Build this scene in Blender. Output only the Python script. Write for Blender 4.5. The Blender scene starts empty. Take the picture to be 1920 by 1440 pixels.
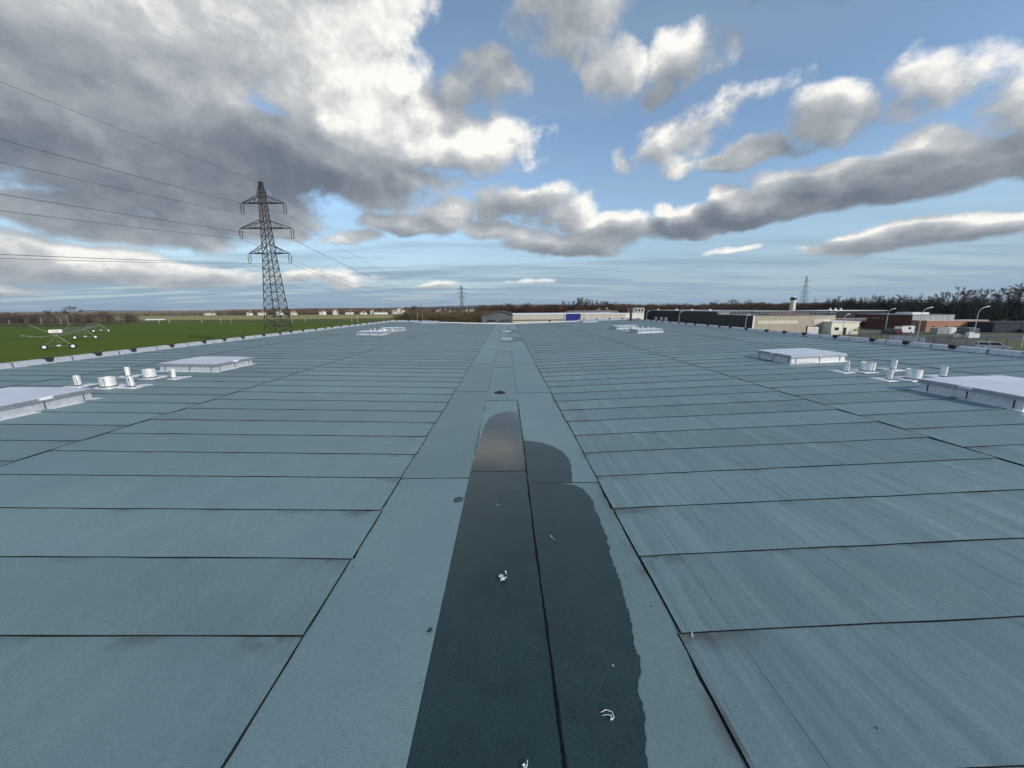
import bpy, bmesh, math, random
from mathutils import Vector, Matrix, Euler
R = math.radians
rnd = random.Random(7)
scene = bpy.context.scene
col = scene.collection

# ------------------------------------------------------------------ camera
EYE = Vector((0, 0, 2.4))
PITCH, YAW, ROLL = math.atan(143 / 721), R(0.8), R(0.45)
cam = bpy.data.cameras.new('camera')
cam.sensor_width = 36
cam.lens = 36 * 721 / 1920
cam.clip_start = 0.05
cam.clip_end = 20000
camo = bpy.data.objects.new('camera', cam)
col.objects.link(camo)
fw = Vector((math.sin(YAW) * math.cos(PITCH), math.cos(YAW) * math.cos(PITCH), -math.sin(PITCH)))
ri = fw.cross(Vector((0, 0, 1))).normalized()
upv = ri.cross(fw)
r2 = ri * math.cos(ROLL) - upv * math.sin(ROLL)
u2 = ri * math.sin(ROLL) + upv * math.cos(ROLL)
M = Matrix((r2, u2, -fw)).transposed().to_4x4()
M.translation = EYE
camo.matrix_world = M
scene.camera = camo

# ------------------------------------------------------------------ light
SUN_AZ, SUN_EL = 128.0, 26.0          # degrees clockwise from +Y, above the horizon
sd = Vector((math.sin(R(SUN_AZ)) * math.cos(R(SUN_EL)), math.cos(R(SUN_AZ)) * math.cos(R(SUN_EL)), math.sin(R(SUN_EL))))
sl = bpy.data.lights.new('sun', 'SUN')
sl.energy = 3.6
sl.angle = R(0.6)
sl.color = (1.0, 0.93, 0.82)
slo = bpy.data.objects.new('sun', sl)
slo.rotation_euler = (-sd).to_track_quat('-Z', 'Y').to_euler()
col.objects.link(slo)

vs = scene.view_settings
vs.view_transform = 'Standard'
vs.look = 'None'
vs.exposure = 0.0
vs.gamma = 1.0
vs.use_curve_mapping = False
scene.cycles.use_denoising = True
scene.cycles.max_bounces = 5
scene.cycles.use_adaptive_sampling = True
scene.cycles.adaptive_threshold = 0.02
scene.cycles.adaptive_min_samples = 16
scene.cycles.transparent_max_bounces = 8

# ------------------------------------------------------------------ world: daylight sky with broken cumulus
world = bpy.data.worlds.new('World')
scene.world = world
world.use_nodes = True
WT = world.node_tree
for n in list(WT.nodes):
    WT.nodes.remove(n)


class NB:
    """small node-tree builder"""
    def __init__(s, t): s.t = t
    def n(s, typ, **kw):
        nd = s.t.nodes.new(typ)
        for k, v in kw.items():
            setattr(nd, k, v)
        return nd
    def l(s, a, b): s.t.links.new(a, b)
    def put(s, sock, v):
        if hasattr(v, 'is_output') or isinstance(v, bpy.types.NodeSocket):
            s.l(v, sock)
        elif v is not None:
            sock.default_value = v
    def m(s, op, a, b=None, c=None, clamp=False):
        nd = s.n('ShaderNodeMath', operation=op, use_clamp=clamp)
        for i, v in enumerate((a, b, c)):
            if v is not None:
                s.put(nd.inputs[i], v)
        return nd.outputs[0]
    def v(s, op, a, b=None):
        nd = s.n('ShaderNodeVectorMath', operation=op)
        s.put(nd.inputs[0], a)
        if b is not None:
            if op == 'SCALE':
                s.put(nd.inputs[3], b)
            else:
                s.put(nd.inputs[1], b)
        return nd.outputs[1] if op in ('LENGTH', 'DOT_PRODUCT', 'DISTANCE') else nd.outputs[0]
    def noise(s, vec, scale, detail=4, rough=0.5, lac=2.0, dist=0.0, color=False):
        nd = s.n('ShaderNodeTexNoise')
        nd.inputs['Scale'].default_value = scale
        nd.inputs['Detail'].default_value = detail
        nd.inputs['Roughness'].default_value = rough
        nd.inputs['Lacunarity'].default_value = lac
        nd.inputs['Distortion'].default_value = dist
        if vec is not None:
            s.l(vec, nd.inputs['Vector'])
        return nd.outputs[1] if color else nd.outputs[0]
    def mr(s, v, a, b, c=0.0, d=1.0, smooth=True):
        nd = s.n('ShaderNodeMapRange', interpolation_type='SMOOTHSTEP' if smooth else 'LINEAR')
        s.put(nd.inputs[0], v)
        for i, x in enumerate((a, b, c, d)):
            s.put(nd.inputs[i + 1], x)
        return nd.outputs[0]
    def mix(s, f, a, b, blend='MIX'):
        nd = s.n('ShaderNodeMix', data_type='RGBA', blend_type=blend)
        s.put(nd.inputs[0], f)
        s.put(nd.inputs[6], a)
        s.put(nd.inputs[7], b)
        return nd.outputs[2]
    def sep(s, v):
        nd = s.n('ShaderNodeSeparateXYZ')
        s.l(v, nd.inputs[0])
        return nd.outputs
    def comb(s, x, y, z):
        nd = s.n('ShaderNodeCombineXYZ')
        for i, q in enumerate((x, y, z)):
            s.put(nd.inputs[i], q)
        return nd.outputs[0]


def rgb(r, g, b): return (r, g, b, 1.0)


# cloud masses: azimuth, elevation (degrees), half width, half height (radians), tilt, weight
CLOUDS = [
    (-48, 20, .24, .17, 14, 1.0), (-33, 27, .27, .14, 12, 1.0), (-18, 23.5, .20, .11, 7, 1.0), (-12, 26, .10, .07, 7, .7), (-4, 20.4, .15, .05, 4, .9), (-8, 23.3, .08, .05, 4, .8),
    (-16.5, 30.5, .13, .07, 7, .85), (-25, 33, .16, .08, 7, .9),
    (-38, 14.0, .28, .09, 9, 1.0), (-21, 16.5, .25, .08, 6, 1.0), (-44, 9.2, .19, .045, 8, .85),
    (-48, 4.6, .20, .032, 4, .85), (-37, 4.2, .15, .026, 3, .75), (-25, 4.0, .12, .020, 1, .7), (-52, 2.0, .08, .009, 2, .5),
    (-7.5, 12.6, .07, .05, 20, .9), (3.0, 14.2, .13, .055, -1, .85), (9.8, 12.8, .055, .045, -3, .8), (-13.5, 10.9, .12, .022, 2, .75),
    (10.0, 8.5, .14, .034, -2, .95), (-22, 9.6, .07, .014, 3, .6),
    (7.8, 32.5, .11, .075, -25, .85), (12.8, 27.4, .05, .058, -30, .8), (17, 25.6, .05, .03, 0, .7), (21.5, 27.4, .09, .042, 12, .75),
    (23.2, 19.7, .075, .055, -8, .5), (25.5, 17.2, .03, .026, -8, .72), (15.9, 18.9, .03, .032, -5, .42), (31.5, 16.6, .075, .022, 8, .7),
    (37.5, 19.2, .085, .044, -6, .75), (45.0, 20.0, .07, .05, 18, .8), (51, 17.0, .07, .06, -10, .9),
    (50, 12.8, .18, .046, 5, 1.0), (41.5, 11.6, .17, .038, 5, 1.0), (33, 10.8, .16, .028, 3, 1.0), (25, 10.6, .15, .029, 3, 1.0), (16, 10.7, .12, .03, 1, .9), (1, 10.4, .10, .03, 1, .8), (-1, 12.6, .06, .03, 1, .8), (36.5, 13.8, .05, .02, 10, .65),
    (38, 13.6, .05, .03, 0, .9), (30.5, 12.3, .035, .022, 0, .85), (46, 15, .06, .035, 0, .9), (22, 11.9, .03, .02, 0, .8), (27, 9.3, .05, .014, 0, .8),
    (48, 6.7, .13, .017, 7, .85), (42, 5.9, .09, .010, 5, .7), (35.1, 29.3, .09, .03, 0, .55), (29.5, 22.4, .065, .022, -5, .26),
    (29.4, 6.6, .06, .009, 1, .5), (4.0, 3.0, .05, .007, -1, .6), (-9.8, 3.0, .06, .009, 0, .6), (-1.8, 25.8, .05, .034, -24, .5),
]
# undersides and crowns of those masses: azimuth, elevation, half width, half height, tilt, brightness change
SHADES = [(-54, 19, .22, .13, 14, -.16), (-41, 14.0, .30, .075, 10, -.34), (-22, 15.6, .26, .055, 6, -.32), (-44, 8.6, .2, .035, 8, -.22),
          (-28, 29, .24, .13, 12, .30), (-15, 26, .13, .09, 7, .26), (-6, 21.6, .09, .04, 7, .2), (-45, 24, .12, .06, 7, .12), (-38, 22, .14, .05, 7, -.10), (48, 12.2, .26, .04, 5, -.42), (33, 10.4, .2, .024, 3, -.36),
          (47.7, 6.4, .16, .022, 7, -.3), (3, 12.9, .15, .045, 0, -.22), (10.3, 7.6, .15, .026, -2, -.20), (31.7, 16.2, .09, .02, 8, -.3),
          (35, 28.6, .14, .05, 0, -.6), (23, 10.1, .15, .024, 3, -.30), (37, 17.8, .1, .03, -6, -.22), (-3, 20.0, .09, .035, 4, .20), (-2.1, 25.6, .06, .04, -24, -.4), (-13.7, 10.6, .12, .025, 2, -.2),
          (19, 25.3, .05, .04, 10, -.25), (52, 18.5, .05, .05, 0, .2), (-46, 4.9, .22, .02, 4, .26), (-25, 4.2, .12, .02, 4, .24), (-7, 13.6, .06, .04, 4, .22), (10.5, 12.6, .05, .03, 4, .2), (24.8, 17.3, .04, .03, 4, .2)]


def blob(nb, az_el, az, el, w, h):
    """squared elliptical distance of the direction (azimuth, elevation in radians) from one cloud mass"""
    nd = nb.n('ShaderNodeVectorMath', operation='MULTIPLY_ADD')
    nb.l(az_el, nd.inputs[0])
    w = w / math.cos(R(el))
    nd.inputs[1].default_value = (1 / w, 1 / h, 0)
    nd.inputs[2].default_value = (-R(az) / w, -R(el) / h, 0)
    return nb.v('DOT_PRODUCT', nd.outputs[0], nd.outputs[0])


def cloud_group():
    g = bpy.data.node_groups.new('cloud_masses', 'ShaderNodeTree')
    g.interface.new_socket('AzEl', in_out='INPUT', socket_type='NodeSocketVector')
    g.interface.new_socket('Density', in_out='OUTPUT', socket_type='NodeSocketFloat')
    nb = NB(g)
    gi, go = nb.n('NodeGroupInput'), nb.n('NodeGroupOutput')
    acc = None
    for az, el, ww, hh, tl, st in CLOUDS:
        ln = blob(nb, gi.outputs[0], az, el, ww * 1.15, hh * 1.15)
        v = nb.m('MULTIPLY_ADD', ln, -st * .8, st * .8)
        acc = v if acc is None else nb.m('SMOOTH_MAX', acc, v, .12)
    nb.l(nb.m('MAXIMUM', acc, -1.0), go.inputs[0])
    return g


W = NB(WT)
tc = W.n('ShaderNodeTexCoord')
dn = W.v('NORMALIZE', tc.outputs['Generated'])
sky = W.n('ShaderNodeTexSky', sky_type='NISHITA', sun_disc=False)
sky.sun_elevation = R(SUN_EL)
sky.sun_rotation = R(SUN_AZ)
sky.air_density, sky.dust_density, sky.ozone_density = 1.0, 0.2, 2.0
dx, dy, dz = W.sep(dn)
zc = W.m('MAXIMUM', dz, 0.0)
# billows get smaller and flatter towards the horizon
p = W.v('SCALE', W.comb(dx, dy, W.m('MULTIPLY', W.m('POWER', W.m('ADD', zc, .015), .68), 1.25)), 2.1)
w1 = W.v('SUBTRACT', W.noise(p, 1.7, 3, .55, color=True), (.5, .5, .5))
ae = W.comb(W.m('ARCTAN2', dx, dy), W.m('ARCSINE', dz), 0.0)
ws = W.mr(zc, 0.0, .35, .05, .24, smooth=False)
aew = W.v('ADD', ae, W.v('MULTIPLY', W.v('SCALE', w1, ws), (1.6, 1.0, 0)))
cg = cloud_group()
g1, g2 = W.n('ShaderNodeGroup', node_tree=cg), W.n('ShaderNodeGroup', node_tree=cg)
W.l(aew, g1.inputs[0])
W.l(W.v('ADD', aew, W.v('SCALE', (.042, .042, 0), W.mr(zc, .03, .32, .22, 1.0, smooth=False))), g2.inputs[0])
# the rest of the sky dome carries the same broken cumulus
free = W.m('MULTIPLY_ADD', W.noise(p, .75, 2, .5), 2.6, -1.4)
skyc = W.mix(1.0, sky.outputs[0], rgb(.17, .17, .17), 'MULTIPLY')
# thin veil of cirrus and low stratus
kv = W.m('DIVIDE', 1.0, W.m('ADD', zc, .06))
pv = W.comb(W.m('MULTIPLY', dx, W.m('MULTIPLY', kv, .28)), W.m('MULTIPLY', dy, kv), 0.0)
veil = W.mr(W.noise(pv, 1.0, 3, .6), .36, .72, 0.0, .48)
lowv = W.mr(zc, .0, .26, .88, .0)
veilc = W.mix(W.m('ADD', W.m('MULTIPLY', veil, W.mr(zc, 0.0, .5, .85, 1.0)), lowv, clamp=True), skyc, rgb(.32, .445, .56))


def cloud_ramp(v):
    ramp = W.n('ShaderNodeValToRGB')
    els = ramp.color_ramp.elements
    els[0].position, els[0].color = 0.0, rgb(.16, .19, .235)
    els[1].position, els[1].color = 1.0, rgb(1.0, .98, .93)
    for ps, c in ((.25, (.235, .27, .315)), (.5, (.36, .395, .435)), (.75, (.56, .585, .605)), (.9, (.82, .82, .80))):
        e = els.new(ps)
        e.color = rgb(*c)
    W.l(W.mr(v, -.12, 1.0, 0, 1, smooth=False), ramp.inputs[0])
    return ramp.outputs[0]


def background(c):
    b_ = W.n('ShaderNodeBackground')
    W.l(c, b_.inputs[0])
    return b_.outputs[0]


def mix_shader(f, a_, b_):
    nd = W.n('ShaderNodeMixShader')
    W.put(nd.inputs[0], f)
    W.l(a_, nd.inputs[1])
    W.l(b_, nd.inputs[2])
    return nd.outputs[0]


# the sky ahead
f1 = W.noise(p, 3.6, 7, .64)
f2 = W.noise(W.v('ADD', p, (.05, -.01, .075)), 3.6, 5, .62)
ahead = W.m('ADD', free, W.mr(dy, .30, .60, 0.0, -2.0))
D1 = W.m('ADD', W.m('MAXIMUM', g1.outputs[0], ahead), W.m('MULTIPLY_ADD', f1, 2.0, -1.0))
D2 = W.m('ADD', W.m('MAXIMUM', g2.outputs[0], ahead), W.m('MULTIPLY_ADD', f2, 2.0, -1.0))
alpha = W.mr(D1, -.08, .44)
acc = W.m('MULTIPLY_ADD', W.m('SUBTRACT', D1, D2), .54, .545)
sh = None
for az, el, ww, hh, tl, st in SHADES:
    ln = blob(W, aew, az, el, ww * 1.5, hh * 1.5)
    v = W.m('MULTIPLY', W.mr(ln, 1.0, .0), st)
    sh = v if sh is None else W.m('ADD', sh, v)
acc = W.m('ADD', acc, W.m('ADD', W.m('MULTIPLY', sh, .85), W.m('MULTIPLY_ADD', f1, .55, -.275)))
acc = W.m('ADD', acc, W.mr(D1, .10, .8, .10, -.10, smooth=False))
front = mix_shader(alpha, background(veilc), background(cloud_ramp(acc)))
# the sky behind
fb = W.noise(p, 3.0, 3, .6)
DB = W.m('ADD', free, W.m('MULTIPLY_ADD', fb, 1.3, -.65))
back = mix_shader(W.mr(DB, -.10, .50), background(veilc), background(cloud_ramp(W.m('MULTIPLY_ADD', fb, .9, .1))))
wo = W.n('ShaderNodeOutputWorld')
W.l(mix_shader(W.m('GREATER_THAN', dy, .25), back, front), wo.inputs[0])
world.cycles.sampling_method = 'MANUAL'
world.cycles.sample_map_resolution = 512
#SKYEND

# ------------------------------------------------------------------ materials
MATS = {}


def nodes_mat(name):
    m = bpy.data.materials.new(name)
    m.use_nodes = True
    t = m.node_tree
    nb = NB(t)
    bs = t.nodes['Principled BSDF']
    geo = nb.n('ShaderNodeNewGeometry')
    MATS[name] = m
    return m, nb, bs, geo.outputs['Position']


def bump(nb, bs, h, dist, strength=1.0):
    b = nb.n('ShaderNodeBump')
    b.inputs['Distance'].default_value = dist
    b.inputs['Strength'].default_value = strength
    nb.put(b.inputs['Height'], h)
    nb.l(b.outputs[0], bs.inputs['Normal'])


def pm(name, c1, c2=None, scale=2.0, rough=.7, metal=0.0, bdist=0.0, bscale=None, detail=5, stretch=(1, 1, 1), spec=.5):
    """procedural paint / stone / metal: two tones broken up by noise, optional fine relief"""
    m, nb, bs, pos = nodes_mat(name)
    c2 = c2 or tuple(x * .75 for x in c1)
    pv_ = nb.v('MULTIPLY', pos, stretch)
    f = nb.mr(nb.noise(pv_, scale, detail, .6), .3, .7)
    nb.l(nb.mix(f, rgb(*c1), rgb(*c2)), bs.inputs['Base Color'])
    bs.inputs['Roughness'].default_value = rough
    bs.inputs['Metallic'].default_value = metal
    bs.inputs['Specular IOR Level'].default_value = spec
    if bdist:
        bump(nb, bs, nb.noise(pv_, bscale or scale * 4, 4, .6), bdist)
    return m


def clad(name, c1, c2, pitch=.3, rough=.5, depth=.03, axis='X'):
    """profiled sheet cladding with vertical ribs"""
    m, nb, bs, pos = nodes_mat(name)
    x, y, z = nb.sep(pos)
    along = nb.m('ADD', x, y)
    w = nb.m('SINE', nb.m('MULTIPLY', along, 2 * math.pi / pitch))
    f = nb.noise(nb.v('MULTIPLY', pos, (1, 1, .3)), .5, 4, .6)
    nb.l(nb.mix(nb.mr(f, .3, .7), rgb(*c1), rgb(*c2)), bs.inputs['Base Color'])
    bs.inputs['Roughness'].default_value = rough
    bump(nb, bs, w, depth)
    return m


# slated bitumen sheet: blue-grey mineral granules, faint rolling waves, grime caught along the laps
def membrane_mat():
    m, nb, bs, pos = nodes_mat('bitumen_slate')
    oi = nb.n('ShaderNodeObjectInfo')
    uv = nb.n('ShaderNodeUVMap')
    u, v, _ = nb.sep(uv.outputs[0])
    x, y, z = nb.sep(pos)
    rnd_ = oi.outputs['Random']
    off = nb.v('ADD', pos, nb.comb(nb.m('MULTIPLY', rnd_, 37.0), 0.0, nb.m('MULTIPLY', rnd_, 11.0)))
    gran = nb.noise(pos, 130.0, 3, .75)
    grit = nb.noise(pos, 26.0, 4, .7)
    mott = nb.noise(off, 1.1, 5, .6)
    streak0 = nb.noise(nb.v('MULTIPLY', off, (5.2, .40, 1)), 1.0, 2.2, .5)
    side = nb.m('ADD', nb.mr(x, 1.27, 1.32, 0, 1), nb.mr(x, -1.50, -1.56, 0, .35))
    streak = nb.m('MULTIPLY_ADD', nb.m('SUBTRACT', streak0, .5), side, .5)
    base = nb.mix(nb.mr(mott, .3, .7), rgb(.190, .286, .286), rgb(.160, .250, .254))
    base = nb.mix(nb.mr(gran, .38, .62, 0, .70), base, rgb(.052, .100, .102))
    base = nb.mix(nb.mr(grit, .50, .74, 0, .42), base, rgb(.058, .102, .108))
    base = nb.mix(nb.mr(streak, .52, .72, 0, .50), base, rgb(.200, .280, .284))
    base = nb.mix(nb.mr(streak, .47, .30, 0, .30), base, rgb(.070, .115, .122))
    tone = nb.noise(off, .33, 3, .55)
    base = nb.mix(nb.mr(tone, .38, .62, 0, .30), base, rgb(.132, .204, .240))
    base = nb.mix(nb.mr(nb.noise(pos, .21, 4, .6), .48, .68, 0, .30), base, rgb(.188, .272, .262))
    val = nb.mr(rnd_, 0, 1, .90, 1.10, smooth=False)
    base = nb.mix(1.0, base, nb.comb(val, val, val), 'MULTIPLY')
    # grime washed up against the lap above (v = 1) and near the free end of the sheet (u = 0)
    st = nb.m('MULTIPLY', nb.mr(v, .80, 1.0), nb.mr(nb.noise(nb.v('MULTIPLY', off, (2.2, 2.2, 1)), 1.0, 4, .65), .50, .72, 0, .5))
    base = nb.mix(st, base, rgb(.035, .036, .034))
    st2 = nb.m('MULTIPLY', nb.m('MULTIPLY', nb.mr(v, .72, 1.0), nb.mr(u, .75, .05)), nb.mr(nb.noise(off, 5.0, 4, .6), .40, .62, 0, .7))
    base = nb.mix(st2, base, rgb(.040, .032, .026))
    # pressed guide line near the end of the right-hand sheets, rusty wash along the right gutter lap
    base = nb.mix(nb.mr(nb.m('ABSOLUTE', nb.m('SUBTRACT', x, 1.665)), .0025, .006, .62, 0.0), base, rgb(.02, .03, .032))
    lap = nb.m('MULTIPLY', nb.mr(x, 1.13, 1.268), nb.m('LESS_THAN', x, 1.285))
    base = nb.mix(nb.m('MULTIPLY', lap, nb.mr(nb.noise(nb.v('MULTIPLY', pos, (1.5, .9, 1)), 1.0, 4, .6), .47, .66, 0, .85)), base, rgb(.050, .036, .028))
    # sparse dark specks of loose bitumen
    sp = nb.n('ShaderNodeTexVoronoi')
    sp.inputs['Scale'].default_value = 2.3
    nb.l(pos, sp.inputs['Vector'])
    base = nb.mix(nb.mr(sp.outputs['Distance'], .020, .028, .85, 0.0), base, rgb(.015, .016, .017))
    nb.l(base, bs.inputs['Base Color'])
    bs.inputs['Roughness'].default_value = .55
    bs.inputs['Specular IOR Level'].default_value = .95
    h = nb.m('ADD', nb.m('MULTIPLY', gran, .0022), nb.m('ADD', nb.m('MULTIPLY', streak, .026), nb.m('MULTIPLY', nb.noise(off, 2.0, 3, .5), .008)))
    bump(nb, bs, h, 1.0)
    return m


membrane_mat()
pm('bitumen_bead', (.007, .009, .010), (.014, .016, .018), 30, .9, 0, .004, 60, spec=.08)


def water_mat():
    m, nb, bs, pos = nodes_mat('standing_water')
    g = nb.noise(pos, 160.0, 2, .7)
    a = nb.noise(pos, 1.3, 4, .6)
    nb.l(nb.mix(nb.mr(g, .3, .7), rgb(.016, .029, .032), rgb(.024, .042, .046)), bs.inputs['Base Color'])
    nb.l(nb.mr(a, .35, .65, .03, .11), bs.inputs['Roughness'])
    bs.inputs['IOR'].default_value = 1.42
    bump(nb, bs, nb.m('ADD', nb.m('MULTIPLY', g, .00025), nb.m('MULTIPLY', nb.noise(pos, 5, 3, .5), .0004)), 1.0)
    return m


water_mat()


def damp_mat():
    m, nb, bs, pos = nodes_mat('damp_slate')
    g = nb.noise(pos, 130.0, 3, .75)
    a = nb.noise(pos, 2.3, 4, .6)
    c = nb.mix(nb.mr(g, .34, .66), rgb(.032, .062, .066), rgb(.012, .026, .029))
    nb.l(nb.mix(nb.mr(a, .4, .7, 0, .3), c, rgb(.010, .018, .021)), bs.inputs['Base Color'])
    bs.inputs['Roughness'].default_value = .36
    bs.inputs['Specular IOR Level'].default_value = .38
    bump(nb, bs, nb.m('MULTIPLY', g, .0012), 1.0)
    return m


damp_mat()
dw_ = MATS['damp_slate'].copy()
dw_.name = 'damp_water'
dw_.node_tree.nodes['Principled BSDF'].inputs['Roughness'].default_value = .22
MATS['damp_water'] = dw_


def foil_mat(name, tint, rough, crinkle, metal=.45):
    m, nb, bs, pos = nodes_mat(name)
    a = nb.noise(pos, 9.0, 5, .65)
    b_ = nb.noise(pos, 34.0, 3, .6, dist=.6)
    c = nb.mix(nb.mr(a, .35, .7), rgb(*tint), rgb(*[t * .80 for t in tint]))
    c = nb.mix(nb.mr(b_, .60, .72, 0, .35), c, rgb(.22, .21, .20))
    nb.l(c, bs.inputs['Base Color'])
    bs.inputs['Metallic'].default_value = metal
    nb.l(nb.mr(a, .3, .7, rough - .06, rough + .12), bs.inputs['Roughness'])
    bump(nb, bs, nb.m('ADD', a, nb.m('MULTIPLY', b_, .5)), crinkle)
    return m


foil_mat('foil_flashing', (.80, .81, .83), .34, .002, .22)
foil_mat('foil_parapet', (.62, .64, .67), .36, .003, .5)
foil_mat('foil_wrap', (.84, .84, .84), .30, .012)
pm('lid_aluminium', (.50, .52, .55), (.40, .42, .45), 6, .38, .7)


def lid_mat():
    m, nb, bs, pos = nodes_mat('lid_polycarbonate')
    x, y, z = nb.sep(pos)
    rib = nb.m('FRACT', nb.m('MULTIPLY', y, 1 / .032))
    f = nb.noise(nb.v('MULTIPLY', pos, (.6, 3.5, 1)), 1.2, 4, .6)
    c = nb.mix(nb.mr(f, .3, .7), rgb(.64, .67, .74), rgb(.53, .57, .66))
    c = nb.mix(nb.mr(rib, .0, .12, .18, 0), c, rgb(.35, .38, .45))
    nb.l(c, bs.inputs['Base Color'])
    bs.inputs['Roughness'].default_value = .32
    bs.inputs['Coat Weight'].default_value = .15
    return m


lid_mat()
pm('pale_coating', (.78, .79, .80), (.66, .67, .69), 3, .45)
pm('black_rubber', (.014, .014, .015), (.03, .03, .03), 20, .8)
pm('galvanised', (.27, .29, .29), (.18, .20, .20), 3, .5, .4)
pm('pylon_steel', (.045, .040, .044), (.025, .022, .026), 1.2, .7, .2)
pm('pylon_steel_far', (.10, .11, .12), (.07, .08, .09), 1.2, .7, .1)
pm('cable', (.16, .17, .18), (.12, .13, .14), 1, .6, .3)
pm('porcelain_brown', (.05, .035, .03), (.03, .02, .02), 2, .3)
pm('film_scrap', (.80, .82, .84), (.55, .58, .60), 40, .22, .1, .01, 60)
pm('cast_iron', (.03, .032, .034), (.015, .016, .017), 30, .6, .4)
pm('rust_post', (.10, .045, .032), (.06, .03, .024), 6, .8)
# buildings
clad('clad_slate', (.115, .135, .15), (.10, .118, .13), .25, .5)
clad('clad_charcoal', (.013, .016, .020), (.010, .012, .015), .3, .55)
clad('clad_navy', (.016, .022, .045), (.012, .016, .032), .3, .5)
clad('clad_beige', (.58, .53, .44), (.52, .475, .39), 1.0, .6, .01)
clad('clad_grey', (.36, .37, .36), (.30, .31, .30), .4, .5)
clad('clad_blue', (.012, .016, .20), (.010, .013, .16), .3, .4, .02)
pm('render_tan', (.44, .385, .30), (.39, .34, .265), .8, .85, 0, .01, 12)
pm('render_cream', (.80, .76, .62), (.72, .68, .54), .7, .85, 0, .01, 12)
pm('render_white', (.80, .78, .73), (.70, .68, .63), .5, .85)
pm('concrete_beige', (.46, .42, .37), (.38, .345, .30), .8, .85)


def brick_mat(name, a, b, mort):
    m, nb, bs, pos = nodes_mat(name)
    x, y, z = nb.sep(pos)
    bt = nb.n('ShaderNodeTexBrick')
    nb.l(nb.comb(nb.m('ADD', x, y), z, 0.0), bt.inputs['Vector'])
    bt.inputs['Color1'].default_value = rgb(*a)
    bt.inputs['Color2'].default_value = rgb(*b)
    bt.inputs['Mortar'].default_value = rgb(*mort)
    bt.inputs['Scale'].default_value = 1.0
    bt.inputs['Brick Width'].default_value = .23
    bt.inputs['Row Height'].default_value = .075
    bt.inputs['Mortar Size'].default_value = .008
    nb.l(nb.mix(nb.mr(nb.noise(pos, .5, 4, .6), .35, .7, 0, .35), bt.outputs[0], rgb(*[q * .6 for q in a])), bs.inputs['Base Color'])
    bs.inputs['Roughness'].default_value = .9
    return m


brick_mat('brick', (.42, .185, .105), (.34, .14, .08), (.36, .30, .24))
brick_mat('brick_shaded', (.125, .032, .022), (.095, .026, .019), (.11, .06, .045))  # same brick darkened for the hall's unlit side; shade put into the colour
pm('roof_grey', (.20, .20, .20), (.15, .15, .15), .6, .8)
pm('roof_tile', (.16, .075, .05), (.10, .05, .04), 1.5, .8)
pm('roof_slate_tile', (.075, .07, .075), (.05, .05, .055), 1.5, .7)
pm('window_dark', (.012, .014, .018), (.02, .022, .026), 1, .12)
pm('band_pale', (.68, .63, .50), (.60, .55, .44), 1, .3)
pm('white_paint', (.80, .80, .79), (.72, .72, .71), 2, .5)
pm('lamp_grey', (.55, .56, .55), (.45, .46, .45), 2, .5, .2)
pm('wood_pole', (.22, .18, .14), (.15, .12, .09), 3, .9)
pm('faded_print', (.36, .22, .20), (.25, .24, .25), 3, .7)
pm('pale_lettering', (.40, .33, .29), (.33, .26, .23), 3, .7)
# ground
pm('asphalt', (.060, .061, .063), (.042, .043, .045), .25, .9, 0, .01, 30)
pm('yard_dirt', (.13, .115, .085), (.085, .085, .05), .05, .95)
pm('verge_grass', (.075, .095, .022), (.11, .10, .04), .12, .95, 0, .05, 3)


def field_mat(name, a, b, c, rows):
    m, nb, bs, pos = nodes_mat(name)
    big = nb.noise(nb.v('MULTIPLY', pos, (.35, 1, 1)), .018, 5, .6)
    fine = nb.noise(pos, 1.6, 5, .7)
    x, y, z = nb.sep(pos)
    row = nb.m('SINE', nb.m('MULTIPLY', nb.m('ADD', y, nb.m('MULTIPLY', x, .06)), 2 * math.pi / rows))
    cc = nb.mix(nb.mr(big, .35, .65), rgb(*a), rgb(*b))
    cc = nb.mix(nb.mr(row, .8, 1.0, 0, .25), cc, rgb(*c))
    cc = nb.mix(nb.mr(fine, .35, .75, 0, .5), cc, rgb(*[q * .55 for q in a]))
    nb.l(cc, bs.inputs['Base Color'])
    bs.inputs['Roughness'].default_value = 1.0
    bs.inputs['Specular IOR Level'].default_value = .1
    bump(nb, bs, fine, .12)
    return m


field_mat('young_wheat', (.088, .130, .010), (.070, .112, .008), (.11, .15, .03), 24)
field_mat('olive_field', (.105, .115, .030), (.085, .098, .024), (.13, .12, .05), 30)
field_mat('dry_stubble', (.33, .29, .13), (.26, .24, .09), (.36, .30, .16), 40)
field_mat('ploughed_soil', (.080, .050, .030), (.060, .040, .024), (.10, .07, .04), 6)
field_mat('far_ground', (.22, .19, .10), (.16, .155, .07), (.24, .20, .12), 90)
pm('ditch_soil', (.030, .026, .015), (.022, .02, .01), .3, 1.0)
pm('hill_wood', (.060, .055, .060), (.045, .042, .05), .006, 1.0, spec=.1)
# plants
pm('bark', (.085, .065, .052), (.05, .04, .032), 3, .95)
pm('twig_grey', (.105, .075, .062), (.065, .048, .042), .15, .95, spec=.2)
pm('twig_rust', (.125, .070, .042), (.080, .048, .032), .12, .95, spec=.2)
pm('twig_sunny', (.24, .155, .095), (.16, .105, .07), .05, .95, spec=.2)
pm('twig_pale', (.30, .235, .165), (.22, .165, .12), .03, .95, spec=.2)
pm('twig_olive', (.15, .115, .05), (.08, .065, .034), .10, .95, spec=.2)
pm('needle_dark', (.010, .015, .009), (.018, .023, .013), .4, .9, spec=.2)
pm('leaf_yellow', (.34, .30, .06), (.25, .22, .05), 3, .8)
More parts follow.
